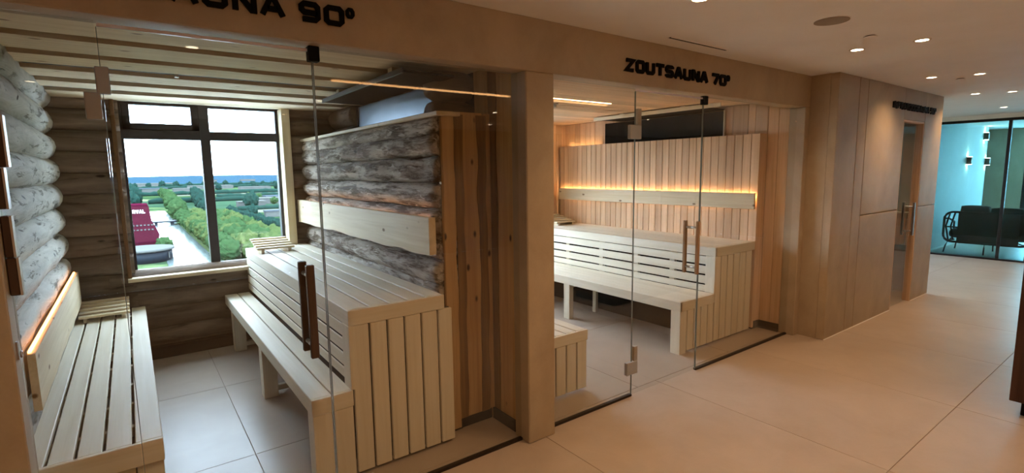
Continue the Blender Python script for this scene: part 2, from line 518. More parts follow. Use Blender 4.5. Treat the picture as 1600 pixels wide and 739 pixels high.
sw = thing('window_3', 'narrow slit added to stand in for a bright reflection at the infrared cabin', None, (7.9, 2.41, .62), kind='structure')  # slit added in place of a bright reflection in the door glass
box('pane', 7.905, 7.915, 2.345, 2.405, 1.02, 1.97, 'glass_window', sw, 0)
# thin white light-coloured joint where walls meet the floor
for x0, x1 in ((5.06, IR0), (IR1, 7.97)):
    tag(box('trim_floor_joint', x0, x1, IRY - .006, IRY, 0, .006, 'white', None, 0), 'pale joint line at the foot of the infrared cabin wall', None, None, 'structure')

# outer shell of the saunas
BW = 5.45
struct('wall_sauna_left', -0.75, -0.60, W + .14, 5.75, 0, CH, 'dark', 'outer wall behind the pale logs')
struct('wall_sauna_divide', 1.845, 1.962, W + .14, 5.6, 0, CH, 'dark', 'wall dividing the two saunas')
struct('wall_sauna_right', 5.06, 5.20, W + .14, 5.6, 0, CH, 'dark', 'outer wall of the salt sauna')
struct('ceiling_roof', -0.75, 8.0, W + .14, 5.75, CH, CH + .14, 'dark', 'roof slab over the saunas')
# back wall with the openings for the two sauna windows
WX0, WX1, WZ0, WZ1 = -0.045, 1.235, 0.735, 2.24
def back_wall(name, label, x0, x1, wx0, wx1):
    struct(name, x0, wx0, 5.6, 5.75, 0, CH, 'dark', label + ' beside the window')
    struct(name + '_1', wx1, x1, 5.6, 5.75, 0, CH, 'dark', label + ' on the far side of the window')
    struct(name + '_2', wx0, wx1, 5.6, 5.75, 0, WZ0, 'dark', label + ' below the window')
    struct(name + '_3', wx0, wx1, 5.6, 5.75, WZ1, CH, 'dark', label + ' above the window')
back_wall('wall_back_log_sauna', 'outer wall', -0.75, 1.86, WX0, WX1)
back_wall('wall_back_salt_sauna', 'outer wall of the salt sauna', 1.86, 5.20, 2.05, 3.95)

def window(name, label, x0, x1, z0, z1, y, xm0, xm1, zt, sash=True):
    w = thing(name, label, None, ((x0 + x1) / 2, y, z0), kind='structure')
    f = .045; d0, d1 = y, y + .07
    box('frame', x0, x0 + f, d0, d1, z0, z1, 'frame', w)
    box('frame', x1 - f * .6, x1, d0, d1, z0, z1, 'frame', w)
    box('frame', x0, x1, d0, d1, z0, z0 + .042, 'frame', w)
    box('frame', x0, x1, d0, d1, z1 - .03, z1, 'frame', w)
    box('mullion', xm0, xm1, d0 - .012, d1, z0, z1, 'frame', w)
    box('transom', x0, x1, d0 - .008, d1, zt - .04, zt + .04, 'frame', w)
    if sash:
        for a in ((x0 + f, x0 + f + .055, zt + .04, z1 - .03), (xm0 - .06, xm0, zt + .04, z1 - .03)):
            box('sash', a[0], a[1], d0 - .006, d1, a[2], a[3], 'frame', w)
        box('sash', x0 + f, xm0, d0 - .006, d1, zt + .04, zt + .095, 'frame', w)
    for a in ((x0 + f, xm0, z0 + .042, zt - .04), (xm1, x1 - f * .6, z0 + .042, zt - .04), (x0 + f, xm0, zt + .04, z1 - .03), (xm1, x1 - f * .6, zt + .04, z1 - .03)):
        box('pane', a[0], a[1], y + .03, y + .042, a[2], a[3], 'glass_window', w, 0)
    return w
w1 = window('window_1', 'dark framed four-pane window looking out over the canal', WX0, WX1, WZ0, WZ1, 5.55, 0.562, 0.640, 1.958)
box('sill', WX0 - .03, WX1 + .06, 5.36, 5.60, .705, .737, 'plank_x', w1)
box('lining', WX1, WX1 + .075, 5.395, 5.60, .737, 2.225, 'plank_z', w1)
box('lining', WX0 - .03, WX0, 5.395, 5.60, .737, 2.225, 'bark_z', w1)
w2 = window('window_2', 'dark framed window of the salt sauna', 2.05, 3.95, WZ0, WZ1, 5.55, 2.97, 3.03, 1.958, False)

# log walls -----------------------------------------------------------------
lw = struct('wall_log_left', -0.60, -0.555, W + .14, 5.6, 0, CH, 'dark', 'wall of pale weathered round logs beside the low bench')
zs = .10; k = 0
while zs < 2.3:
    log('log', 'y', (-0.540, 3.97, zs), 3.10, .110, 'log_pale', lw, 100 + k, rough=0.05, taper_end=0.35)
    zs += .193; k += 1
bl = struct('wall_log_back', -0.60, WX0 - .03, 5.55, 5.6, 0, CH, 'dark', 'dark log wall around the window')
bz = .17; k = 0
while bz < 2.3:
    log('log', 'x', (-0.31, 5.535, bz), .58, .10, 'log_dark', bl, 200 + k, rough=0.05, segs=10)
    if bz > .72: log('log', 'x', (1.59, 5.535, bz), .54, .10, 'log_dark', bl, 230 + k, rough=0.05, segs=10)
    else: log('log', 'x', (.80, 5.535, bz), 2.0, .10, 'log_dark', bl, 260 + k, rough=0.05)
    bz += .172; k += 1
tag(box('baseboard_back', -0.5, 1.8, 5.375, 5.5, 0, .10, 'plinth'), 'black plinth at the foot of the dark log wall', None, None, 'structure')
bz_ = thing('wall_log_right', 'side wall of the log sauna with waney boards and stub logs', None, (1.8, 2.5, 0), kind='structure')
# waney boards on the side wall near the glass
def sideboard(y0, y1, z0, z1, seed, m='spruce_z'):
    rnd = random.Random(seed)
    n = 24; ph = rnd.random() * 40; rings = []
    for i in range(n + 1):
        z = z0 + (z1 - z0) * i / n
        a = y0 + .012 * noise.noise(Vector((z * 3 + ph, 2, 0))); b = y1 + .012 * noise.noise(Vector((z * 3 + ph, 9, 0)))
        rings.append([(1.80, a, z), (1.838, a, z), (1.838, b, z), (1.80, b, z)])
    c = Vector((1.82, (y0 + y1) / 2, (z0 + z1) / 2))
    bm = bmesh.new(); ring_sweep(bm, [[Vector(p) - c for p in r] for r in rings])
    return mesh_obj('board', bm, m, bz_, c)
sideboard(2.395, 2.585, 0, 2.22, 1); sideboard(2.60, 2.675, 0, 2.22, 2, 'wane_z'); sideboard(2.69, 2.83, 0, 2.22, 3)
box('backing', 1.838, 1.845, 2.395, 5.6, 0, 2.3, 'dark', bz_, 0)
for q, z in enumerate((1.955, 2.135)):
    log('log', 'x', (1.70, 2.96, z), .30, .10, 'log_dark', bz_, 300 + q, rough=0.06, taper_end=.25, segs=10)
for q, z in enumerate((1.75, 1.95, 2.14)):
    log('log', 'y', (1.80, 5.14, z), .64, .10, 'log_dark_y', bz_, 310 + q, rough=0.05, segs=10)
box('plinth', 1.785, 1.80, 2.395, 2.66, 0, .075, 'plinth', bz_)

# free-standing log partition behind the two-tier bench
pt = thing('log_partition', 'partition of stacked bark-patched grey logs behind the two-tier bench', 'partition', (1.46, 2.66, 0))
pz = [.87, 1.00, 1.155, 1.31, 1.46, 1.615, 1.765, 1.875]
for q, z in enumerate(pz[:-1]):
    nt_ = [(-.75, math.pi, .22, .04), (-.15, math.pi, .24, .038), (-1.25, math.pi, .2, .034), (.5, math.pi, .2, .03)] if q == 5 else ()
    log('log', 'y', (1.478, 4.065, z), 2.83, .079, 'log_bark', pt, 400 + q, rough=0.06, taper_end=0.45, notches=nt_, both=False)
log('log', 'y', (1.478, 4.065, 1.862), 2.83, .070, 'log_bark', pt, 420, rough=0.05, taper_end=0.4, both=False)
box('cap_board', 1.405, 1.56, 2.60, 5.48, 1.915, 1.938, 'plank_y', pt)
box('core', 1.49, 1.56, 2.66, 5.48, 0, 1.91, 'dark', pt)
# waney boards closing its front end
wavy_board('end_board', 'z', .02, 1.945, 1.452, 1.542, 2.645, 2.675, 'spruce_z', pt, 11, .006, low=False)
wavy_board('end_board', 'z', .075, 1.945, 1.560, 1.742, 2.650, 2.680, 'spruce_z', pt, 12, .008)
wavy_board('end_board', 'z', .075, 1.945, 1.748, 1.797, 2.655, 2.685, 'spruce_z', pt, 13, .004, high=False)
wavy_board('bark_strip', 'z', .075, 1.93, 1.543, 1.598, 2.644, 2.652, 'wane_z', pt, 14, .008)
wavy_board('bark_strip', 'z', .075, 1.93, 1.700, 1.758, 2.645, 2.653, 'wane_z', pt, 15, .008)
wavy_board('bark_strip', 'z', .02, 1.93, 1.447, 1.458, 2.640, 2.650, 'wane_z', pt, 16, .003)
box('core', 1.46, 1.795, 2.685, 2.70, .075, 1.93, 'dark', pt, 0)
box('plinth', 1.545, 1.785, 2.668, 2.70, 0, .075, 'plinth', pt)
bb = thing('backrest_board', 'thick live-edge backrest plank fixed to the bark-patched logs', 'backrest', (1.36, 4.0, 1.13))
wavy_board('plank', 'y', 2.60, 5.40, 1.125, 1.345, 1.335, 1.378, 'plank_y', bb, 21, .008, high=False)
box('light_strip', 1.379, 1.386, 2.70, 5.3, 1.318, 1.326, 'led_log', bb, 0)

lb = thing('backrest_board', 'live-edge backrest plank with glowing light strip on the pale log wall', 'backrest', (-.39, 4.0, .6))
wavy_board('plank', 'y', 2.93, 5.30, .60, .852, -.412, -.384, 'plank_y', lb, 22, .008, high=False)
box('light_strip', -.411, -.400, 2.95, 5.25, .853, .862, 'led_log', lb, 0)
for yy in (3.1, 4.1, 5.1): box('bracket', -.428, -.412, yy, yy + .06, .66, .76, 'bark_y', lb)

# plank ceiling of the log sauna
cl = struct('ceiling_log_sauna', -0.60, 1.845, W + .14, 5.6, 2.30, 2.33, 'dark', 'ceiling of pale planks with wide dark gaps')
for q, (a, b) in enumerate(((2.40, 2.62), (2.775, 3.07), (3.19, 3.50), (3.63, 3.895), (4.09, 4.385), (4.565, 4.83), (5.045, 5.48))):
    wavy_board('plank', 'x', -0.55, 1.82, 2.225, 2.25, a, b, 'plank_x', cl, 500 + q, 0.001)
for q, (a, b) in enumerate(((2.63, 2.765), (3.545, 3.59), (3.08, 3.18), (3.905, 4.08), (4.395, 4.555), (4.84, 5.035))):
    box('batten', -0.55, 1.82, a + .03, b - .03, 2.285, 2.30, 'dark', cl, 0)
cs = thing('ceiling_sprinkler', 'small pale sprinkler head on the log sauna ceiling', 'sprinkler', (0.30, 3.93, 2.225))
cyl('rosette', (.30, 3.94, 2.252), .035, .012, 'steel', cs); cyl('nozzle', (.30, 3.94, 2.232), .012, .04, 'steel', cs)

# heater canopy and steel sheet of the log sauna
hc = thing('heater_canopy', 'black heat shield plate hanging below the plank ceiling', 'heat shield', (1.5, 3.45, 2.15))
box('plate', 1.275, 1.60, 2.72, 4.20, 2.150, 2.166, 'black', hc)
box('edge_lip', 1.268, 1.278, 2.72, 4.20, 2.146, 2.178, 'steel_dark', hc)
for yy in (2.98, 3.95): box('hanger', 1.32, 1.36, yy, yy + .06, 2.166, 2.225, 'plank_y', hc)
sp = thing('steel_panel', 'satin steel sheet reflecting blue daylight under the black canopy', 'steel panel', (1.8, 4.0, 1.0))
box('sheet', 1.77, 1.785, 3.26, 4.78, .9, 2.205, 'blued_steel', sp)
box('frame', 1.785, 1.80, 3.24, 4.80, .9, 2.21, 'black', sp)
box('edge', 1.765, 1.795, 4.78, 4.84, .9, 2.205, 'black', sp)

# ------------------------------------------------------------------ salt sauna lining
sl = thing('wall_salt_right', 'side wall of the salt sauna in upright reddish boards', None, (5.0, 2.5, 0), kind='structure')
yy = W + .142; q = 0
wid = [.10, .105, .125, .075, .165, .15, .075, .10]
while yy < 5.55:
    w_ = wid[q % len(wid)]
    box('board', 4.99 + .003 * (q % 2), 5.06, yy + .002, yy + w_ - .002, 0, 2.22, 'hemlock_z', sl, 0.003)
    yy += w_; q += 1
zb = struct('wall_salt_back', 3.96, 5.0, 5.5, 5.6, 0, 2.3, 'dark', 'back wall of the salt sauna in upright boards')
for q in range(11): box('board', 3.97 + q * .095, 4.062 + q * .095, 5.48, 5.5, 0, 2.22, 'hemlock_z', zb)
zc = struct('wall_salt_left', 1.962, 1.98, W + .14, 5.6, 0, 2.3, 'dark', 'board wall of the salt sauna next to the pillar')
for q in range(32): box('board', 1.98, 2.0, W + .145 + q * .098, W + .24 + q * .098, 0, 2.22, 'hemlock_z', zc)
ce = struct('ceiling_salt_sauna', 1.965, 5.06, W + .14, 5.6, 2.245, 2.30, 'dark', 'board ceiling of the salt sauna in warm light')
for q in range(32): box('board', 1.97, 5.0, W + .145 + q * .1, W + .2435 + q * .1, 2.222, 2.245, 'hemlock_x', ce)
sc_ = thing('panel_partition', 'partition of narrow upright hemlock boards behind the salt sauna bench', 'partition', (4.89, 2.6, 0))
ys = 2.597; q = 0
while ys < 5.42:
    box('board', 4.858, 4.884, ys + .002, ys + .084, .02, 1.921, 'hemlock_z', sc_, 0.003); ys += .0862; q += 1
box('core', 4.884, 4.93, 2.612, 5.45, 0, 1.915, 'dark', sc_, 0)
box('end_board', 4.884, 4.99, 2.60, 2.612, .08, 1.921, 'hemlock_z', sc_)
box('light_strip', 4.935, 4.955, 4.80, 5.40, 1.905, 1.911, 'led_ceiling', sc_, 0)
box('plinth', 4.86, 4.985, 2.604, 2.612, 0, .08, 'plinth', sc_)
box('plinth', 4.975, 4.99, 2.40, 2.60, 0, .08, 'plinth', sl)
sh = thing('backrest_ledge', 'long pale backrest ledge with warm light line on top', 'backrest', (4.83, 4.0, 1.2))
box('face_board', 4.815, 4.835, 2.605, 5.42, 1.20, 1.355, 'plank_y', sh)
box('light_strip', 4.840, 4.852, 2.62, 5.40, 1.316, 1.322, 'led_salt', sh, 0)
for y_ in (2.75, 3.6, 4.5, 5.3): box('spacer', 4.835, 4.858, y_, y_ + .05, 1.21, 1.32, 'aspen_y', sh)
ca = thing('heater_canopy', 'black heat shield with pale timber edge under the salt sauna ceiling', 'heat shield', (4.75, 3.6, 2.18))
box('plate', 4.53, 4.985, 3.05, 4.45, 2.185, 2.20, 'black', ca)
box('edge_board', 4.515, 4.53, 2.81, 4.46, 2.172, 2.212, 'aspen_y', ca)
box('hanger', 4.52, 4.56, 3.2, 3.26, 2.20, 2.222, 'aspen_y', ca); box('hanger', 4.52, 4.56, 4.0, 4.06, 2.20, 2.222, 'aspen_y', ca)
bp_ = thing('heater_backing', 'flat black panel on the wall above the hemlock partition', 'wall panel', (4.98, 3.9, 1.0))
box('sheet', 4.965, 4.985, 3.05, 4.70, .9, 2.18, 'black', bp_)
box('edge_trim', 4.958, 4.985, 3.035, 3.05, .9, 2.19, 'aspen_z', bp_)
ls = thing('ceiling_light_strip', 'warm light line let into the salt sauna ceiling boards', 'light strip', (3.0, 3.475, 2.22))
box('diffuser', 2.3, 3.75, 3.472, 3.478, 2.217, 2.222, 'led_ceiling', ls, 0)
for (lx, ly) in ((3.28, 3.74),):
    s = thing('ceiling_sprinkler', 'small sprinkler head on the salt sauna ceiling', 'sprinkler', (lx, ly, 2.222))
    cyl('rosette', (lx, ly, 2.216), .03, .012, 'steel', s); cyl('nozzle', (lx, ly, 2.20), .011, .03, 'steel', s)

# ================================================================== BENCHES
def slat_bench_end(t, x0, x1, yface, z0, z1, edges, mat='aspen_z'):
    for a, b in zip(edges[:-1], edges[1:]):
        box('end_slat', a + .006, b - .006, yface, yface + .022, z0, z1, mat, t)

# two-tier bench in the log sauna
t = thing('tiered_sauna_bench', 'two-tier pale slatted bench against the bark-patched log partition', 'bench', (1.1, 4.0, 0))
Y0, Y1, UZ, LZ = 2.555, 5.42, .905, .482
ex = [.84, .957, 1.067, 1.175, 1.283, 1.395]
for a, b in zip(ex[:-1], ex[1:]): box('seat_slat', a + .006, b - .006, Y0 + .02, Y1, UZ - .025, UZ, 'aspen_y', t)
box('under_slat_shade', .862, 1.39, Y0 + .03, Y1, UZ - .038, UZ - .030, 'dark', t, 0)  # dark sheet added for the shade under the seat slats
box('support_rail', .86, 1.38, Y0 + .03, Y0 + .07, UZ - .08, UZ - .039, 'aspen_x', t)
for yy in (3.2, 3.9, 4.6, 5.3): box('support_rail', .86, 1.38, yy, yy + .04, UZ - .08, UZ - .039, 'aspen_x', t)
box('fascia', .84, 1.395, Y0, Y0 + .022, UZ - .083, UZ - .001, 'aspen_x', t)
box('fascia', .838, .860, Y0, Y1, UZ - .083, UZ - .0005, 'aspen_y', t)
slat_bench_end(t, .84, 1.45, Y0 + .002, .02, UZ - .085, [.848, .949, 1.048, 1.147, 1.249, 1.352, 1.448])
box('end_gap_shade', .86, 1.44, Y0 + .03, Y0 + .045, .03, UZ - .085, 'dark', t, 0)  # dark sheet added for the shade between end slats
for a, b in ((.744, .812), (.662, .730), (.580, .648), (.512, .566)):
    box('riser_slat', .842, .852, Y0 + .10, Y1, a, b, 'aspen_y', t)
box('riser_gap_shade', .875, .885, Y0 + .10, Y1, .40, .82, 'dark', t, 0)  # dark sheet added for the shade in the riser gaps
box('corner_post', .836, .862, Y0 + .001, Y0 + .105, LZ, UZ - .083, 'aspen_z', t)
for a, b in ((.635, .737), (.745, .842)): box('seat_slat', a, b, Y0 + .02, Y1, LZ - .025, LZ, 'aspen_y', t)
box('fascia', .634, .656, Y0, Y1, LZ - .085, LZ - .0005, 'aspen_y', t)
box('fascia', .635, .845, Y0, Y0 + .022, LZ - .085, LZ - .001, 'aspen_x', t)
box('leg', .637, .735, Y0 + .003, Y0 + .10, 0, LZ - .086, 'aspen_z', t)
box('end_slat', .745, .842, Y0 + .004, Y0 + .026, .02, LZ - .086, 'aspen_z', t)
for yy in (3.90, 5.15):
    box('leg', .652, .748, yy, yy + .10, 0, LZ - .086, 'aspen_z', t)
    box('support_rail', .75, 1.30, yy + .03, yy + .07, .03, .07, 'aspen_x', t)
box('riser_gap_shade', .90, .912, Y0 + .10, Y1, 0, .40, 'dark', t, 0)  # dark sheet standing in for the shade under the lower seat

# low bench along the pale log wall
t = thing('low_sauna_bench', 'low pale slatted bench along the pale log wall', 'bench', (-.2, 4.0, 0))
LB = .485
ex = [-.435, -.358, -.268, -.177, -.078, .024]
for q, (a, b) in enumerate(zip(ex[:-1], ex[1:])):
    box('seat_slat', a + .006, b - .006 if q < 4 else b, 2.60, 5.40 if q == 4 else 5.40, LB - .028, LB, 'aspen_y', t)
for yy in (2.85, 3.15, 3.45, 3.8, 4.15, 4.5, 4.85, 5.2): box('support_rail', -.43, .0, yy, yy + .035, LB - .075, LB - .029, 'aspen_x', t)
box('fascia', -.435, .024, 2.578, 2.60, LB - .10, LB, 'aspen_x', t)
box('fascia', .003, .025, 2.60, 5.40, LB - .10, LB - .029, 'aspen_y', t)
box('leg', -.075, .02, 2.602, 2.70, 0, LB - .1, 'aspen_z', t)
box('leg', -.43, -.335, 2.602, 2.70, 0, LB - .1, 'aspen_z', t)
for yy in (3.9, 5.2):
    box('leg', -.10, -.005, yy, yy + .09, 0, LB - .076, 'aspen_z', t); box('leg', -.43, -.335, yy, yy + .09, 0, LB - .076, 'aspen_z', t)
box('end_panel', -.33, -.08, 2.606, 2.622, .02, LB - .1, 'plank_z', t)
box('side_panel', -.02, .002, 2.70, 5.40, .02, LB - .1, 'dark', t)

# two-tier bench in the salt sauna
t = thing('tiered_sauna_bench', 'two-tier pale slatted bench in front of the upright hemlock boards', 'bench', (4.4, 4.0, 0))
Y0, Y1, UZ, LZ = 2.60, 5.45, .888, .468
XU, XL = 4.19, 3.69
q = XU
while q < 4.83:
    box('seat_slat', q + .004, min(q + .108, 4.85) - .004, Y0 + .02, Y1, UZ - .025, UZ, 'aspen_y', t); q += .1095
box('fascia', XU, 4.855, Y0, Y0 + .022, UZ - .083, UZ - .001, 'aspen_x', t)
box('fascia', XU - .002, XU + .02, Y0, Y1, UZ - .083, UZ - .0005, 'aspen_y', t)
slat_bench_end(t, XU, 4.83, Y0 + .002, .02, UZ - .085, [4.195, 4.285, 4.388, 4.491, 4.596, 4.706, 4.816])
box('end_gap_shade', 4.21, 4.81, Y0 + .03, Y0 + .045, .03, UZ - .085, 'dark', t, 0)  # shade between these end slats, put in as a dark sheet
for a, b in ((.725, .798), (.635, .708), (.545, .618), (.470, .530)):
    box('riser_slat', XU + .002, XU + .018, Y0 + .10, Y1, a, b, 'aspen_y', t)
for yy in (3.05, 3.5, 4.0, 4.55, 5.0): box('riser_stud', XU + .020, XU + .055, yy, yy + .06, .45, .80, 'aspen_z', t)
box('riser_gap_shade', XU + .08, XU + .09, Y0 + .1, Y1, 0, .80, 'dark', t, 0)  # shade behind the riser slats, put in as a dark sheet
box('corner_post', XU - .003, XU + .022, Y0 + .001, Y0 + .10, LZ, UZ - .083, 'aspen_z', t)
for k in range(5): box('seat_slat', XL + k * .1 + .0015, XL + .1 + k * .1 - .0015, Y0 + .02, Y1, LZ - .025, LZ, 'aspen_y', t)
box('fascia', XL - .001, XL + .021, Y0, Y1, LZ - .085, LZ - .0005, 'aspen_y', t)
box('fascia', XL, XU + .003, Y0, Y0 + .022, LZ - .085, LZ - .001, 'aspen_x', t)
slat_bench_end(t, XL, XU, Y0 + .002, .02, LZ - .086, [3.79, 3.89, 3.992, 4.093, 4.19])
box('end_gap_shade', 3.78, 4.19, Y0 + .03, Y0 + .045, .03, LZ - .085, 'dark', t, 0)  # added dark sheet, gives the lower end gaps their shade
box('leg', XL + .002, XL + .096, Y0 + .003, Y0 + .10, 0, LZ - .086, 'aspen_z', t)
for yy in (4.0, 5.2):
    box('leg', XL + .01, XL + .07, yy, yy + .09, 0, LZ - .086, 'aspen_z', t)
    box('leg', 4.12, 4.16, yy + .02, yy + .07, 0, LZ - .086, 'aspen_z', t)
    box('support_rail', XL + .07, 4.12, yy + .03, yy + .07, LZ - .13, LZ - .09, 'aspen_x', t)

# low bench beside the pillar in the salt sauna
t = thing('low_sauna_bench', 'low pale slatted bench end showing beside the pillar', 'bench', (2.3, 3.5, 0))
BZ = .455
for k in range(6): box('seat_slat', 2.004 + k * .0967 + .004, 2.004 + (k + 1) * .0967 - .004, 2.62, 5.3, BZ - .026, BZ, 'aspen_y', t)
box('fascia', 2.004, 2.586, 2.598, 2.62, BZ - .078, BZ - .001, 'aspen_x', t)
box('fascia', 2.564, 2.586, 2.62, 5.3, BZ - .078, BZ - .027, 'aspen_y', t)
slat_bench_end(t, 2.0, 2.58, 2.60, .02, BZ - .08, [2.01, 2.09, 2.182, 2.28, 2.379, 2.48, 2.582])
box('end_gap_shade', 2.01, 2.575, 2.625, 2.64, .02, BZ - .08, 'dark', t, 0)  # added dark sheet, shades the gaps of this bench end
for yy in (3.9, 5.15): box('leg', 2.48, 2.57, yy, yy + .09, 0, BZ - .08, 'aspen_z', t)

# slatted headrests
def headrest(label, x0, x1, y0, y1, z, rise, n=5):
    h = thing('sauna_headrest', label, 'headrest', ((x0 + x1) / 2, (y0 + y1) / 2, z), 'slatted sauna headrests')
    w_ = (y1 - y0) / n
    for k in range(n):
        zz = z + .032 + rise * k / (n - 1)
        box('slat', x0, x1, y0 + k * w_ + .006, y0 + (k + 1) * w_ - .006, zz, zz + .018, 'plank_x', h)
    for xx in (x0 + .03, x1 - .055):
        rings = []
        for (yy, top) in ((y0 + .012, z + .031), (y1 - .012, z + .031 + rise)):
            rings.append([(xx, yy, z), (xx + .025, yy, z), (xx + .025, yy, top), (xx, yy, top)])
        c = Vector((xx, (y0 + y1) / 2, z)); bm = bmesh.new(); ring_sweep(bm, [[Vector(p) - c for p in r] for r in rings])
        mesh_obj('runner', bm, 'plank_y', h, c)
headrest('slatted wooden headrest on the low bench by the pale log wall', -.40, -.08, 5.04, 5.38, .485, .06)
headrest('slatted wooden headrest on the upper bench below the window', .86, 1.17, 4.93, 5.30, .905, .05)
headrest('slatted wooden headrest at the far end of the salt sauna bench', 4.40, 4.72, 4.98, 5.35, .888, .07)

# ================================================================== GLASS FRONTS
def pane(name, x0, x1, z0, z1, parent, y=G, th=.010):
    return box(name, x0, x1, y - th / 2, y + th / 2, z0, z1, 'glass', parent, 0)
def edge(x, z0, z1, parent): return box('glass_edge', x - .0012, x + .0012, G - .0052, G + .0052, z0, z1, 'glass_edge', parent, 0)
def clamp(x, parent): 
    box('top_clip', x - .028, x + .028, G - .02, G + .02, 2.075, HB, 'plinth', parent)
def fixed(label, x0, x1, clip=None, eL=False, eR=False):
    p = thing('glass_panel', label, 'glass panel', ((x0 + x1) / 2, G, 0))
    pane('pane', x0 + .002, x1 - .002, .012, HB - .004, p)
    box('floor_channel', x0, x1, G - .012, G + .012, 0, .016, 'channel', p, 0)
    if eL: edge(x0 + .003, .016, HB - .06, p)
    if eR: edge(x1 - .003, .016, HB - .006, p)
    if clip: box('top_clip', clip - .001, clip + .045, G - .02, G + .02, 2.072, HB, 'plinth', p)
    return p
pl = fixed('narrow fixed glass pane beside the wall edge of the log sauna', -.343, -.048, None, False, False)
for (xa, xb, za, zb) in ((-.343, -.305, 1.635, 1.80), (-.343, -.318, 1.50, 1.632), (-.343, -.316, 1.342, 1.478), (-.343, -.312, 1.215, 1.34)):
    cp = box('wall_clamp', xa, xb - .006, G - .022, G + .022, za, zb, 'brown_metal', pl)
    box('edge_strip', xb - .006, xb, G - .022, G + .022, za, zb, 'pale_edge', cp)
fixed('wide fixed glass pane in front of the two-tier log sauna bench', .672, 1.765, .655, True)
fixed('fixed glass pane between the pillar and the salt sauna door', 1.97, 2.743, None, False, False)
fixed('fixed glass pane in front of the salt sauna bench end', 3.512, 4.976, 3.505, True)
hk = thing('wall_hook', 'small metal eye plate low on the wall edge of the log sauna', 'hook', (-.347, 2.30, 1.03))
box('plate', -.345, -.340, 2.290, 2.305, 1.005, 1.065, 'steel', hk); tube('eye', [(-.334, 2.297 + .009 * math.cos(a), 1.02 + .009 * math.sin(a)) for a in [i * math.pi / 6 for i in range(12)]], .003, 'steel', hk, 8, True)

def door(name, label, x0, x1, hinges, handle_x, hmat, hz0, hz1, sep, bw=.013):
    d = thing(name, label, None, ((x0 + x1) / 2, G, 0), kind='structure')
    pane('pane', x0 + .003, x1 - .003, .01, 2.112, d)
    edge(x0 + .001, .012, 2.11, d)
    edge(x1 - .001, .012, 2.11, d)
    box('top_edge_glint', x0 + .003, x1 - .003, G - .004, G + .004, 2.112, 2.124, 'edge_glint', d, 0)  # strip added for the light caught by the glass top edge
    for (z, st) in hinges:
        if st:
            h = box('hinge', x0 - .016, x0 + .024, G - .016, G + .016, z, z + .092, 'hinge', d)
            box('hinge_leaf', x0 - .052, x0 - .006, G - .014, G + .014, z - st, z + .092 - st, 'hinge', h)
        else:
            h = box('hinge', x0 - .055, x0 + .055, G - .014, G + .014, z, z + .092, 'hinge', d)
            box('hinge_sleeve', x0 + .018, x0 + .055, G - .012, G + .012, z + .092, z + .20, 'steel', h)
    for s in (-1, 1):
        hx = handle_x
        hh = box('handle', hx - bw, hx + bw, G + s * sep - .012, G + s * sep + .012, hz0, hz1, hmat, d)
        for zz in (hz0 + .05, hz1 - .05):
            cyl('standoff', (hx, G + s * (sep / 2), zz), .009, sep, 'steel', hh, 'y', 12)
    return d
door('door_1', 'frameless glass door of the log sauna with dark wooden pull handles', -.046, .670, [(1.885, .088), (.22, .088)], .592, 'handle', .80, 1.212, .062, .017)
door('door_2', 'frameless glass door of the salt sauna with tan pull handles', 2.746, 3.510, [(1.80, 0), (.16, .0)], 3.415, 'handle_pale', .80, 1.205, .055)

# infrared cabin opening
ird = thing('door_3', 'narrow glass door in a wooden frame of the infrared cabin', None, (6.98, IRY + .1, 0), kind='structure')
box('jamb', IR1 - .018, IR1, IRY + .002, IRY + .075, 0, IRZ, 'hemlock_z', ird)
box('jamb', IR0, IR0 + .018, IRY + .002, IRY + .075, 0, IRZ, 'hemlock_z', ird)
box('head', IR0 + .018, IR1 - .018, IRY + .002, IRY + .075, IRZ - .02, IRZ, 'hemlock_x', ird)
box('pane', IR0 + .02, IR1 - .02, IRY + .035, IRY + .045, .01, IRZ - .022, 'glass_coated', ird, 0)
for s in (-1, 1):
    hh = box('handle', 7.18, 7.205, IRY + .04 + s * .05 - .012, IRY + .04 + s * .05 + .012, .80, 1.18, 'steel', ird)
    for zz in (.85, 1.13): cyl('standoff', (7.192, IRY + .04 + s * .025, zz), .008, .05, 'steel', hh, 'y', 10)
il = struct('wall_infrared_lining', 7.83, 7.85, 2.10, 2.345, .1, CH, 'plaster', 'plaster lining inside the infrared cabin')
il2 = struct('wall_infrared_lining_1', 7.83, 7.85, 2.405, 4.9, 0, CH, 'plaster', 'inner wall of the infrared cabin')
wb = thing('wainscot_panel', 'wooden lower wall panel inside the infrared cabin', 'wall panel', (7.8, 2.4, 0))
for k in range(6): box('board', 7.805, 7.83, 2.12 + k * .13, 2.245 + k * .13, 0.60, 1.0, 'hemlock_z', wb)
box('rail', 7.785, 7.83, 2.12, 2.90, 1.0, 1.02, 'plank_y', wb)
struct('wall_infrared_back', 5.2, 7.85, 5.0, 5.1, 0, 1.7, 'plaster', 'wall below the high window of the infrared cabin')
struct('wall_infrared_back_1', 5.2, 7.85, 5.0, 5.1, 2.2, CH, 'plaster', 'wall above the high window of the infrared cabin')
struct('wall_infrared_back_2', 6.4, 7.85, 5.0, 5.1, 1.7, 2.2, 'plaster', 'wall beside the high window of the infrared cabin')
w4 = window('window_4', 'high daylight window of the infrared cabin', 5.2, 6.4, 1.7, 2.2, 5.02, 5.77, 5.83, 1.95, False)

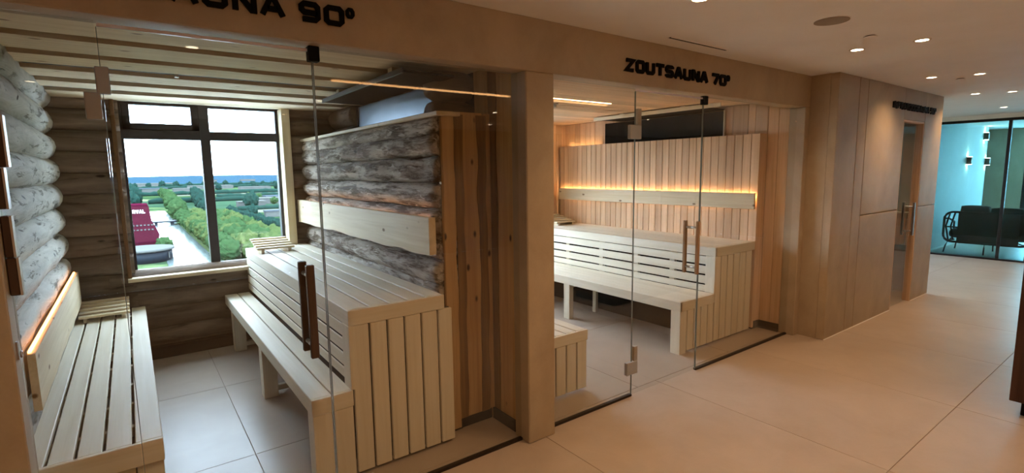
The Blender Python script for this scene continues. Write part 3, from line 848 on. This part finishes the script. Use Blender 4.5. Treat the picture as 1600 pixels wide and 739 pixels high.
# ================================================================== SIGNS
def sign(label, text, x0, z, adv, w, h, stroke, y, gap=.6):
    s = thing('wall_sign', label, 'sign', (x0, y, z), 'black raised letters over the sauna doors')
    x = x0
    for ch in text:
        if ch == ' ': x += adv * gap; continue
        ww = w * (.34 if ch == 'I' else .55 if ch == 'o' else 1)
        if ch == 'o': x -= adv * .10
        if ch == 'I': letter(ch, x - (w - ww) / 2 + .0, z, w, h, y, .012, stroke, 'sign', s); x += adv * .45; continue
        letter(ch, x, z, ww, h, y, .012, stroke if ch != 'o' else stroke * .8, 'sign', s)
        x += adv
    return s
sign('black raised letters reading SAUNA 90 degrees', 'SAUNA 90o', .074, 2.212, .0985, .084, .080, .020, W, .43)
sign('black raised letters reading ZOUTSAUNA 70 degrees', 'ZOUTSAUNA 70o', 2.550, 2.207, .0995, .087, .082, .023, W, .42)
sign('small black raised letters reading INFRAROODSAUNA 50 degrees', 'INFRAROODSAUNA 50o', 6.33, 2.182, .0835, .074, .074, .022, IRY, .4)

# ================================================================== CEILING FITTINGS
def downlight(x, y, label, power):
    d = thing('ceiling_downlight', label, 'downlight', (x, y, CH), 'recessed corridor downlights')
    bm = bmesh.new(); rings = []
    for k in range(24):
        a = 2 * math.pi * k / 24; ca_, sa = math.cos(a), math.sin(a)
        rings.append([(ca_ * r, sa * r, z) for r, z in ((.038, 0), (.048, -.002), (.048, -.006), (.036, -.005))])
    ring_sweep(bm, rings, closed=True)
    mesh_obj('ring', bm, 'white', d, (x, y, CH), True)
    cyl('lens', (x, y, CH - .002), .037, .004, 'lamp', d)
    l = bpy.data.lights.new('downlight_beam', 'SPOT'); l.energy = power; l.color = WARM
    l.spot_size = math.radians(140); l.spot_blend = 1.0; l.shadow_soft_size = .04
    o = bpy.data.objects.new('downlight_beam', l); COL.objects.link(o); o.parent = d; o.location = (0, 0, -.012)
for (x, y, lab) in (
    (2.30, 1.56, 'recessed downlight at the top edge near the slot vent'),
    (4.205, 1.58, 'recessed downlight nearest the round speaker grille'),
    (4.26, 1.222, 'brightest recessed downlight beside the small ceiling disc'),
    (6.12, 1.66, 'recessed downlight in front of the infrared cabin wall'),
    (6.28, 1.35, 'recessed downlight paired across from the infrared cabin wall light'),
    (7.99, 1.74, 'recessed downlight above the end of the infrared cabin'),
    (8.13, 1.45, 'recessed downlight with warm halo beyond the infrared sign'),
    (10.24, 1.90, 'recessed downlight just before the black framed glass'),
    (10.6, 1.55, 'far recessed downlight closest to the black frame top'),
    (2.30, 1.10, 'recessed downlight over the near floor'),
    (.4, 1.30, 'recessed downlight over the log sauna entrance'),
    (.4, .7, 'recessed downlight above the viewer'),
    (-1.6, .4, 'recessed downlight behind the wall end'),
    (7.3, 2.9, 'downlight added to brighten the infrared cabin'),  # lamp added to light the cabin interior
    (-.6, -1.4, 'unseen downlight added for bounce in the hall behind the viewer'),
    (1.8, -1.4, 'unseen downlight added for bounce in the hall near the light line'),
    (4.2, -1.4, 'unseen downlight added for bounce in the hall behind the cabinet'),
    (7.0, -1.0, 'unseen downlight added for bounce in the hall past the cabinet'),
    (1.8, -3.0, 'unseen downlight added for bounce at the hall back wall'),
    (5.2, -3.0, 'unseen downlight added for bounce at the hall back wall behind the cabinet')):
    downlight(x, y, lab, SPOT_W * (2.6 if y < 0 else 1.0))    # unseen hall lights, added and strengthened to bounce light onto the ceiling
s = thing('ceiling_speaker', 'round flat speaker grille in the corridor ceiling', 'speaker', (3.26, 1.363, CH))
cyl('grille', (3.26, 1.363, CH - .003), .088, .006, 'speaker', s, n=36); 
cyl('rim', (3.26, 1.363, CH - .001), .093, .003, 'ceiling', s, n=36)
for (x, y, lab) in ((3.85, 1.376, 'small flat disc in the ceiling beside the speaker grille'), (6.47, 1.53, 'small flat disc in the ceiling before the infrared sign')):
    s = thing('sprinkler_cover', lab, 'sprinkler', (x, y, CH), 'flat ceiling discs')
    cyl('disc', (x, y, CH - .008), .036, .006, 'ceiling', s); cyl('collar', (x, y, CH - .002), .028, .006, 'plinth', s)
v = thing('slot_vent', 'narrow dark slot vent in the ceiling above the salt sauna letters', 'vent', (3.1, 2.11, CH))
box('slot', 2.80, 3.43, 2.095, 2.115, CH - .003, CH, 'plinth', v, 0)
box('rim', 2.795, 3.435, 2.115, 2.121, CH - .005, CH, 'ceiling', v, 0); box('rim', 2.795, 3.435, 2.089, 2.095, CH - .005, CH, 'ceiling', v, 0)
ll = thing('ceiling_light_strip', 'long warm light line in the corridor ceiling mirrored in the glass', 'light strip', (3.2, 0, CH))
box('diffuser', 1.5, 4.95, -.010, .010, CH - .018, CH - .003, 'led', ll, 0)
box('profile', 1.49, 4.96, -.013, .013, CH - .003, CH, 'white', ll, 0)

# reception cabinet at the edge of the picture
cb = thing('corridor_cabinet', 'dark brown cabinet with recessed plinth at the right edge', 'cabinet', (4.7, .3, 0))
box('body', 4.41, 6.4, -.10, .65, .10, 1.0, 'cabinet', cb)
box('plinth', 4.47, 6.35, -.06, .60, 0, .10, 'plinth', cb)
box('top', 4.40, 6.41, -.11, .655, 1.0, 1.03, 'cabinet', cb)

# ================================================================== LOUNGE BEHIND THE BLACK FRAMED GLASS
gp = thing('wall_glass', 'teal tinted glass partition in a black frame', None, (11.6, 2.0, 0), kind='structure')
box('bottom_rail', 11.57, 11.63, -1.3, 3.05, 0, .03, 'blackframe', gp)
box('top_rail', 11.57, 11.63, -1.3, 3.05, 2.30, 2.345, 'blackframe', gp)
for y_ in (3.03, 2.045, .9, -.2): box('post', 11.575, 11.625, y_ - .022, y_ + .022, .03, 2.30, 'blackframe', gp)
for a, b in ((2.067, 3.008), (.922, 2.023), (-.178, .878), (-1.3, -.222)): box('pane', 11.595, 11.605, a, b, .03, 2.30, 'glass_teal', gp, 0)
struct('wall_corridor_end', 11.55, 11.7, -4.2, -1.3, 0, CH, 'plaster', 'end wall of the corridor beyond the cabinet')
struct('wall_lounge_near', 11.7, 16.65, -1.45, -1.3, 0, CH, 'plaster', 'near side wall of the lounge')
struct('wall_bulkhead', 11.55, 11.65, -1.3, 3.05, 2.345, CH, 'ceiling', 'pale strip of wall above the glass partition')
struct('wall_passage_end', 11.55, 11.7, 3.12, 5.0, 0, .6, 'plaster', 'end wall of the passage below the added window')
struct('wall_passage_head', 11.55, 11.7, 3.12, 5.0, 2.3, CH, 'plaster', 'end wall of the passage above the added window')
w5 = thing('added_window_5', 'window added at the end of the passage to brighten it', None, (11.6, 4, .6), kind='structure')  # window added to brighten the passage behind the slit
box('pane', 11.6, 11.61, 3.12, 5.0, .6, 2.3, 'glass_window', w5, 0)
for y_ in (3.14, 4.98): box('frame', 11.58, 11.64, y_ - .02, y_ + .02, .6, 2.3, 'frame', w5)
struct('wall_passage', 7.97, 8.3, 5.0, 5.1, 0, CH, 'plaster', 'far wall of the passage beyond the infrared cabin')
struct('wall_passage_1', 11.3, 11.7, 5.0, 5.1, 0, CH, 'plaster', 'corner of the far passage wall')
struct('wall_passage_2', 8.3, 11.3, 5.0, 5.1, 0, 1.2, 'plaster', 'far passage wall below the added window')
struct('wall_passage_3', 8.3, 11.3, 5.0, 5.1, 2.3, CH, 'plaster', 'far passage wall above the added window')
window('added_window_7', 'wide unseen window added to brighten the floor beyond the infrared cabin', 8.3, 11.3, 1.2, 2.3, 5.02, 9.77, 9.83, 2.0, False)  # out-of-view window added for more daylight on the far floor
struct('wall_lounge', 11.55, 15.3, 3.05, 3.12, 0, CH, 'lounge_wall', 'pale lounge wall with small up and down lights')
# curved end of the wall
bm = bmesh.new(); rings = []
for k in range(9):
    a = math.pi / 2 * k / 8
    rings.append([(15.3 + .5 * math.sin(a) * 1.0, 3.55 - .5 * math.cos(a), z) for z in (0, CH)] + [(15.3 + .42 * math.sin(a), 3.55 - .42 * math.cos(a), z) for z in (CH, 0)])
ring_sweep(bm, rings); o = mesh_obj('wall_lounge_curve', bm, 'lounge_wall', None, (0, 0, 0), True); tag(o, 'rounded end of the pale lounge wall', None, None, 'structure')
struct('wall_lounge_back', 16.55, 16.65, 2.62, 5.0, 0, CH, 'plaster', 'beige back wall of the lounge')
struct('wall_lounge_side', 11.7, 16.65, 5.0, 5.1, 0, CH, 'plaster', 'far side wall of the lounge')
w6 = thing('window_6', 'tall lounge window with dark frame', None, (16.6, 1, 0), kind='structure')
struct('wall_lounge_back_1', 16.55, 16.65, -1.3, .5, 0, CH, 'plaster', 'beige lounge wall beside the tall window')  # unseen wall added so the cabin door does not mirror the window
box('pane', 16.6, 16.61, .5, 2.62, .02, CH, 'glass_window', w6, 0)
for y_ in (2.58, 1.6, .54): box('frame', 16.56, 16.64, y_ - .04, y_ + .04, 0, CH, 'blackframe', w6)
box('frame', 16.56, 16.64, .5, 2.62, 0, .04, 'blackframe', w6)
tag(box('baseboard_lounge', 11.65, 15.3, 3.04, 3.05, 0, .03, 'white'), 'white skirting under the pale lounge wall', None, None, 'structure')
def sconce(label, x, y, z):
    s = thing('wall_sconce', label, 'wall lamp', (x, y, z), 'up and down lights on the lounge wall')
    box('body', x - .045, x + .045, y - .08, y, z - .075, z + .075, 'brown_metal', s)
    box('lens', x - .035, x + .035, y - .07, y - .01, z + .075, z + .079, 'sconce_glow', s, 0)
    box('lens', x - .035, x + .035, y - .07, y - .01, z - .079, z - .075, 'sconce_glow', s, 0)
sconce('dark wall lamp alone on the pale lounge wall', 13.87, 3.05, 1.68)
sconce('upper dark wall lamp near the rounded wall end', 15.0, 3.05, 2.20)
sconce('lower dark wall lamp near the rounded wall end', 15.28, 3.05, 1.66)

# rope sofa, back towards us
so = thing('rope_sofa', 'dark woven rope sofa with grey cushions behind the tinted glass', 'sofa', (12.3, 2.1, 0))
def arc(cx, cy, r, a0, a1, n): return [(cx + r * math.cos(a0 + (a1 - a0) * i / n), cy + r * math.sin(a0 + (a1 - a0) * i / n)) for i in range(n + 1)]
SX0, SX1, SY0, SY1 = 12.08, 12.72, 1.72, 2.90
def rounded(y0, y1, z0, z1, r):
    p = arc(y1 - r, z1 - r, r, 0, math.pi / 2, 5) + arc(y0 + r, z1 - r, r, math.pi / 2, math.pi, 5) + arc(y0 + r, z0 + r, r, math.pi, 1.5 * math.pi, 5) + arc(y1 - r, z0 + r, r, 1.5 * math.pi, 2 * math.pi, 5)
    return p
tube('back_frame', [(SX0, a, b) for a, b in rounded(SY0, SY1, .20, .745, .13)], .020, 'rope', so, 10, True)
# woven back with open ends where single ropes cross
bm = bmesh.new(); rings = []
for (a, b) in rounded(SY0 + .16, SY1 - .20, .21, .735, .02): rings.append((a, b))
vs = [[bm.verts.new((SX0 + dx, a, b)) for a, b in rings] for dx in (-.012, .012)]
bm.faces.new(vs[0]); bm.faces.new(vs[1][::-1])
for i in range(len(rings)):
    j = (i + 1) % len(rings); bm.faces.new((vs[0][i], vs[1][i], vs[1][j], vs[0][j]))
bmesh.ops.recalc_face_normals(bm, faces=bm.faces[:]); mesh_obj('woven_back', bm, 'rope', so)
for yb in (SY0 + .08, SY1 - .13, SY1 - .06):
    tube('rope_strand', [(SX0, yb - .02, .23), (SX0, yb + .03, .48), (SX0, yb - .02, .73)], .014, 'rope', so, 6)
tube('rope_strand', [(SX0, SY1 - .01, .47), (SX0, SY1 - .2, .47)], .014, 'rope', so, 6)
for yb in (SY0, SY1):
    tube('arm_rail', [(SX0, yb - .01 * (1 if yb > 2 else -1), .62), (SX0 + .3, yb, .60), (SX1, yb, .52)], .016, 'rope', so)
    tube('arm_post', [(SX1, yb, .24), (SX1, yb, .52)], .016, 'rope', so)
tube('seat_rail', [(SX0, SY0 + .1, .22), (SX1, SY0, .24), (SX1, SY1, .24), (SX0, SY1 - .1, .22)], .016, 'rope', so)
def pillow(name, x0, x1, y0, y1, z0, z1, mat, puff=.03):
    bm = bmesh.new(); bmesh.ops.create_cube(bm, size=1)
    bmesh.ops.subdivide_edges(bm, edges=bm.edges[:], cuts=5, use_grid_fill=True)
    for v_ in bm.verts:
        p = v_.co * 2
        k = [1 - .12 * (abs(p[(i + 1) % 3]) ** 4 + abs(p[(i + 2) % 3]) ** 4) / 2 for i in range(3)]
        v_.co = Vector(((x1 - x0) / 2 * p.x * k[0], (y1 - y0) / 2 * p.y * k[1], (z1 - z0) / 2 * p.z * k[2]))
    mesh_obj(name, bm, mat, so, ((x0 + x1) / 2, (y0 + y1) / 2, (z0 + z1) / 2), True)
pillow('seat_cushion', SX0 + .05, SX1, SY0 + .04, SY1 - .04, .26, .42, 'cushion')
pillow('back_cushion', SX0 + .03, SX0 + .2, SY0 + .12, 2.29, .36, .84, 'cushion')
pillow('back_cushion', SX0 + .03, SX0 + .2, 2.29, SY1 - .20, .36, .87, 'cushion')
for yb, s_ in ((SY0 + .06, -1), (SY1 - .06, 1), ((SY0 + SY1) / 2, 0)):
    tube('leg', [(SX0 + .05, yb - s_ * .10, .24), (SX0 + .0, yb - s_ * .02, .22), (SX0 - .02, yb + s_ * .01, .12), (SX0 - .03, yb + s_ * .03, 0)], .012, 'steel_dark', so, 8)
    tube('leg', [(SX1 - .05, yb - s_ * .05, .24), (SX1 - .02, yb, .12), (SX1, yb + s_ * .02, 0)], .012, 'steel_dark', so, 8)

# ================================================================== OUTSIDE: canal, trees, fields
GZ = -38.0
def ground_mat():
    m, nt, b, N, L = new_mat('patchwork_fields')
    tc = N.new('ShaderNodeTexCoord')
    v = N.new('ShaderNodeTexVoronoi'); v.inputs['Scale'].default_value = 1.0
    L.new(mapping(nt, tc.outputs['Object'], (1 / 420, 1 / 190, 1)), v.inputs['Vector'])
    c = ramp(nt, v.outputs['Color'], [(0.1, lin('#1a2a1a')), (0.35, lin('#2a3c23')), (0.55, lin('#3f4c32')), (0.75, lin('#223629')), (0.92, lin('#555942'))])
    f = noise_node(nt, mapping(nt, tc.outputs['Object'], (1 / 60, 1 / 40, 1)), 1.0, 6, .7)
    c = mix(nt, ramp(nt, f, [(.5, (0, 0, 0, 1)), (.62, (1, 1, 1, 1))]), c, lin('#16291e'))
    L.new(c, b.inputs['Base Color']); b.inputs['Roughness'].default_value = 1
    b.inputs['Specular IOR Level'].default_value = 0
    return m
MT['ground'] = ground_mat()
MT['water'] = plain('canal_water', '#454f4f', 0.15, 0.0, 0.9)
MT['hill'] = plain('haze_tinted_ridge', '#213440', 1.0, spec=0, n='#1d2f39', nscale=.004)  # distance haze painted into the ridge's blue
MT['leaf_light'] = plain('light_foliage', '#3c4527', 1.0, spec=0, n='#25331d', nscale=.6, bump_s=1)
MT['leaf_mid'] = plain('mid_foliage', '#2b3d24', 1.0, spec=0, n='#1b2e1b', nscale=.6, bump_s=1)
MT['leaf_dark'] = plain('dark_foliage', '#192f29', 1.0, spec=0, n='#11221e', nscale=.6, bump_s=1)
MT['trunk'] = plain('tree_trunk', '#362a1f', 1.0)
MT['red'] = plain('red_facade', '#3a141f', 0.9, spec=0, n='#33111b', nscale=.3)
MT['red_dark'] = plain('dark_red_facade', '#320b1a', 0.9, spec=0)
MT['offwhite'] = plain('off_white_facade', '#464846', 0.9, spec=0)
MT['sign_white'] = plain('white_lettering', '#c8caca', 0.6)
MT['roofgrey'] = plain('grey_roof', '#363c42', 0.9, spec=0)
MT['darkblue'] = plain('dark_glazed_base', '#0f181f', 0.6, spec=0.1)
MT['pale_field'] = plain('pale_stubble', '#494b40', 1.0, spec=0)

struct('ground', -4000, 6000, 60, 12000, GZ - 2, GZ, 'ground', 'green patchwork fields below the tower')
wt = tag(box('canal_water', 11, 30, 150, 700, GZ, GZ + .25, 'water', None, 0), 'pale canal running away beside the red building', 'canal', None, 'stuff')
# wooded ridge on the horizon
rings = []
for i in range(61):
    x = -3000 + 9000 * i / 60
    h = 34 + 14 * noise.noise(Vector((x / 900, 3.1, 0))) + (x / 9000) * 22
    rings.append([(x, 6400, GZ), (x, 2500, GZ - .5), (x, 4200, GZ + h * .45), (x, 6300, GZ + h)])
bm = bmesh.new(); ring_sweep(bm, rings)
o = mesh_obj('hills', bm, 'hill'); tag(o, 'low wooded ridge on the horizon painted haze blue', None, None, 'structure')

far = [(30, 1500, 90, 9), (112, 1480, 55, 8), (190, 1700, 110, 9), (-20, 1300, 60, 9), (260, 1450, 70, 8), (60, 2300, 160, 12), (330, 3000, 60, 16), (520, 3100, 70, 14), (150, 760, 40, 7), (185, 820, 50, 7), (215, 780, 36, 7), (120, 700, 30, 6), (108, 520, 16, 5), (126, 545, 14, 5)]
def crown_mesh(seed, mat, squash):
    bm = bmesh.new(); bmesh.ops.create_icosphere(bm, subdivisions=4, radius=1)
    for v_ in bm.verts:
        p = v_.co.normalized()
        d = noise.noise(p * 2.1 + Vector((seed, 0, 0))) * .30 + noise.noise(p * 5 + Vector((0, seed, 0))) * .26 + noise.noise(p * 11 + Vector((0, 0, seed))) * .16
        v_.co = p * (1 + d); v_.co.z *= squash
    me = bpy.data.meshes.new('crown'); bm.to_mesh(me); bm.free()
    for p in me.polygons: p.use_smooth = True
    me.materials.append(MT[mat]); return me
CR = {m: [crown_mesh(s * 3.7 + 1, m, sq) for s in range(3)] for m, sq in (('leaf_light', 1.0), ('leaf_mid', 1.0), ('leaf_dark', 1.25))}
bm = bmesh.new(); bmesh.ops.create_cone(bm, cap_ends=True, segments=8, radius1=.09, radius2=.06, depth=1.0)
TR = bpy.data.meshes.new('trunk'); bm.to_mesh(TR); bm.free(); TR.materials.append(MT['trunk'])
def tree(x, y, r, mat, label, group):
    if any(abs(x - fx) < fw_ / 2 + r * 1.6 and -r * 1.6 < y - fy < fw_ * .6 + r * 1.6 for fx, fy, fw_, fh in far): return
    t_ = thing('bank_tree', label, 'tree', (x, y, GZ), group)
    c = bpy.data.objects.new('crown', random.choice(CR[mat])); COL.objects.link(c); c.parent = t_
    k = r * random.uniform(.85, 1.15)
    c.location = (0, 0, k * 1.15); c.scale = (k, k, k * random.uniform(.9, 1.1)); c.rotation_euler = (0, 0, random.uniform(0, 6.28))
    u = bpy.data.objects.new('trunk', TR); COL.objects.link(u); u.parent = t_; u.location = (0, 0, k * .3); u.scale = (k, k, k * .6)
ROWS = ['round leafy tree in the row right at the canal edge', 'round leafy tree in the second row from the canal edge', 'round leafy tree in the third row from the canal edge', 'round leafy tree in the row farthest from the canal edge']
for row, (x, y0, y1, st, r, m) in enumerate(((34.5, 262, 520, 9, 4.8, 'leaf_mid'), (43, 258, 520, 9.5, 5.2, 'leaf_light'), (52, 262, 500, 10, 5.2, 'leaf_mid'), (61, 262, 470, 10, 5.0, 'leaf_light'))):
    y = y0
    while y < y1:
        tree(x + random.uniform(-1.2, 1.2), y, r, random.choice([m, m, 'leaf_light', 'leaf_mid']), ROWS[row], 'trees on the canal bank'); y += st
for k in range(22):
    y = 380 + k * 9; tree(80 - (y - 380) * .02, y, 3.6, 'leaf_dark', 'dark upright tree in the straight hedge row beyond the canal trees', 'dark hedge row trees')
for k in range(26):
    y = 560 + k * 24; tree(36 + k * .6 + random.uniform(-2, 2), y, 7.0, 'leaf_mid', 'tree lining the far stretch of the canal', 'far canal trees')
for k in range(20):
    y = 620 + k * 30; tree(62 + k * 2.2 + random.uniform(-3, 3), y, 6.5, 'leaf_dark', 'tree in the second dark row behind the far canal', 'second far row trees')
for k in range(26):
    y = random.uniform(480, 900); x = random.uniform(95, 230) * y / 600
    tree(x, y, random.uniform(4, 7), random.choice(['leaf_mid', 'leaf_dark', 'leaf_light']), 'scattered tree in the fields beyond the hedge', 'scattered field trees')
for k in range(14):
    y = 760 + k * 60; tree(-2 + random.uniform(-3, 10), y, 9, 'leaf_dark', 'tree on the far bank beyond the red building', 'far bank trees')
for k in range(60):
    y = 1500 + random.uniform(-40, 40) + (k % 2) * 500; tree(-150 + k * 14 * (1.3 if k % 2 else 1), y, 8, 'leaf_dark', 'distant tree in a thin hedgerow across the fields', 'distant hedgerow trees')

def hedge(x0, x1, y, h, label):
    n = max(10, int((x1 - x0) / 7)); rings = []
    for i in range(n + 1):
        x = (i / n - .5) * (x1 - x0)
        hh = h * (1 + .45 * noise.noise(Vector((x * .09 + y, 2, 0)))); w_ = h * (.7 + .3 * noise.noise(Vector((x * .07, y, 4))))
        rings.append([(x, -w_, 0), (x, w_, 0), (x, w_ * .9, hh * .7), (x, 0, hh), (x, -w_ * .9, hh * .7)])
    bm_ = bmesh.new(); ring_sweep(bm_, rings)
    o_ = mesh_obj('hedge', bm_, 'leaf_dark', None, ((x0 + x1) / 2, y, GZ), True)
    tag(o_, label, 'hedge', 'hedges across the fields')
for (x0, x1, y, h, lab) in ((95, 420, 640, 5, 'dark hedge nearest beyond the pale field'), (20, 300, 900, 7, 'dark hedge running past the far canal'), (120, 620, 1020, 7, 'dark hedge on the open side of the fields'),
        (-60, 420, 1250, 8, 'long dark hedge halfway to the ridge'), (300, 900, 1400, 8, 'dark hedge behind the distant sheds'), (-150, 700, 1850, 9, 'long thin hedge below the ridge'), (100, 1100, 2250, 10, 'farthest thin hedge at the foot of the ridge')):
    hedge(x0, x1, y, h, lab)

# bridge over the canal
br = thing('canal_bridge', 'low dark bridge across the canal', 'bridge', (21, 505, GZ))
box('deck', 8, 33, 498, 510, GZ + 2.2, GZ + 3.2, 'darkblue', br, .1); box('pier', 14, 16, 500, 508, GZ, GZ + 2.2, 'roofgrey', br, .1); box('pier', 25, 27, 500, 508, GZ, GZ + 2.2, 'roofgrey', br, .1)

# red building
rb = thing('red_tower', 'dark red tapered building with white lettering by the canal', 'building', (3, 335, GZ))
prof = [(-14, GZ), (9.4, GZ), (10.9, -29.0), (8.0, -21.8), (7.3, -14.2), (-12, -13.5)]
bm = bmesh.new()
rings = [[(x, y, z) for x, z in prof] for y in (330, 352)]
ring_sweep(bm, rings); mesh_obj('facade', bm, 'red', rb)
box('parapet', -12, 7.0, 331, 350, -14.2, -13.2, 'red_dark', rb, .1)
for r_, z in enumerate((-24.2, -26.6)):
    for k in range(7): box('window', -2 + k * 1.6, -1.1 + k * 1.6, 329.7, 330.1, z, z + .7, 'offwhite', rb, 0)
box('band', -13, 10.2, 329.6, 330.2, -33.2, -32.4, 'red_dark', rb, 0)
for k, ch in enumerate('RVAL'): letter(ch, .2 + k * 1.42, -17.6, 1.25, 1.9, 329.9, .25, .42, 'sign_white', rb)
rb2 = thing('round_pavilion', 'low round dark pavilion with pale roof rim in front of the red building', 'building', (2, 292, GZ))
cyl('glazed_wall', (3, 295, GZ + 2.6), 11.2, 5.2, 'darkblue', rb2, n=40)
cyl('roof', (3, 295, GZ + 5.7), 12.2, 1.0, 'offwhite', rb2, n=40)
for k in range(3): box('bay', 12.2 + .2 * k, 12.6 + .25 * k, 288 + k * 2.2, 289.6 + k * 2.2, GZ + 1.5, GZ + 4.2, 'offwhite', rb2, 0)
tree(12, 318, 3.4, 'leaf_mid', 'small round tree standing behind the pavilion', None)

rnd = random.Random(3)
for k, (x, y, w_, h) in enumerate(far):
    b_ = thing('distant_shed', 'pale flat-roofed shed far away among the fields', 'building', (x, y, GZ), 'distant sheds')
    box('wall', x - w_ / 2, x + w_ / 2, y, y + w_ * .6, GZ, GZ + h, 'offwhite', b_, 0)
    box('roof', x - w_ / 2 - .5, x + w_ / 2 + .5, y - .5, y + w_ * .6 + .5, GZ + h, GZ + h + 1.2, 'offwhite' if k % 3 else 'roofgrey', b_, 0)
for k, (x0, x1, y0, y1) in enumerate(((100, 190, 590, 660), (60, 700, 1180, 1290), (-300, 500, 1900, 2150), (200, 900, 2700, 3100))):
    tag(box('field', x0, x1, y0, y1, GZ, GZ + .3, 'pale_field', None, 0), ['pale field strip just beyond the hedge row', 'pale field band across the middle distance', 'pale field band below the ridge', 'farthest pale field band under the ridge'][k], None, None, 'structure')
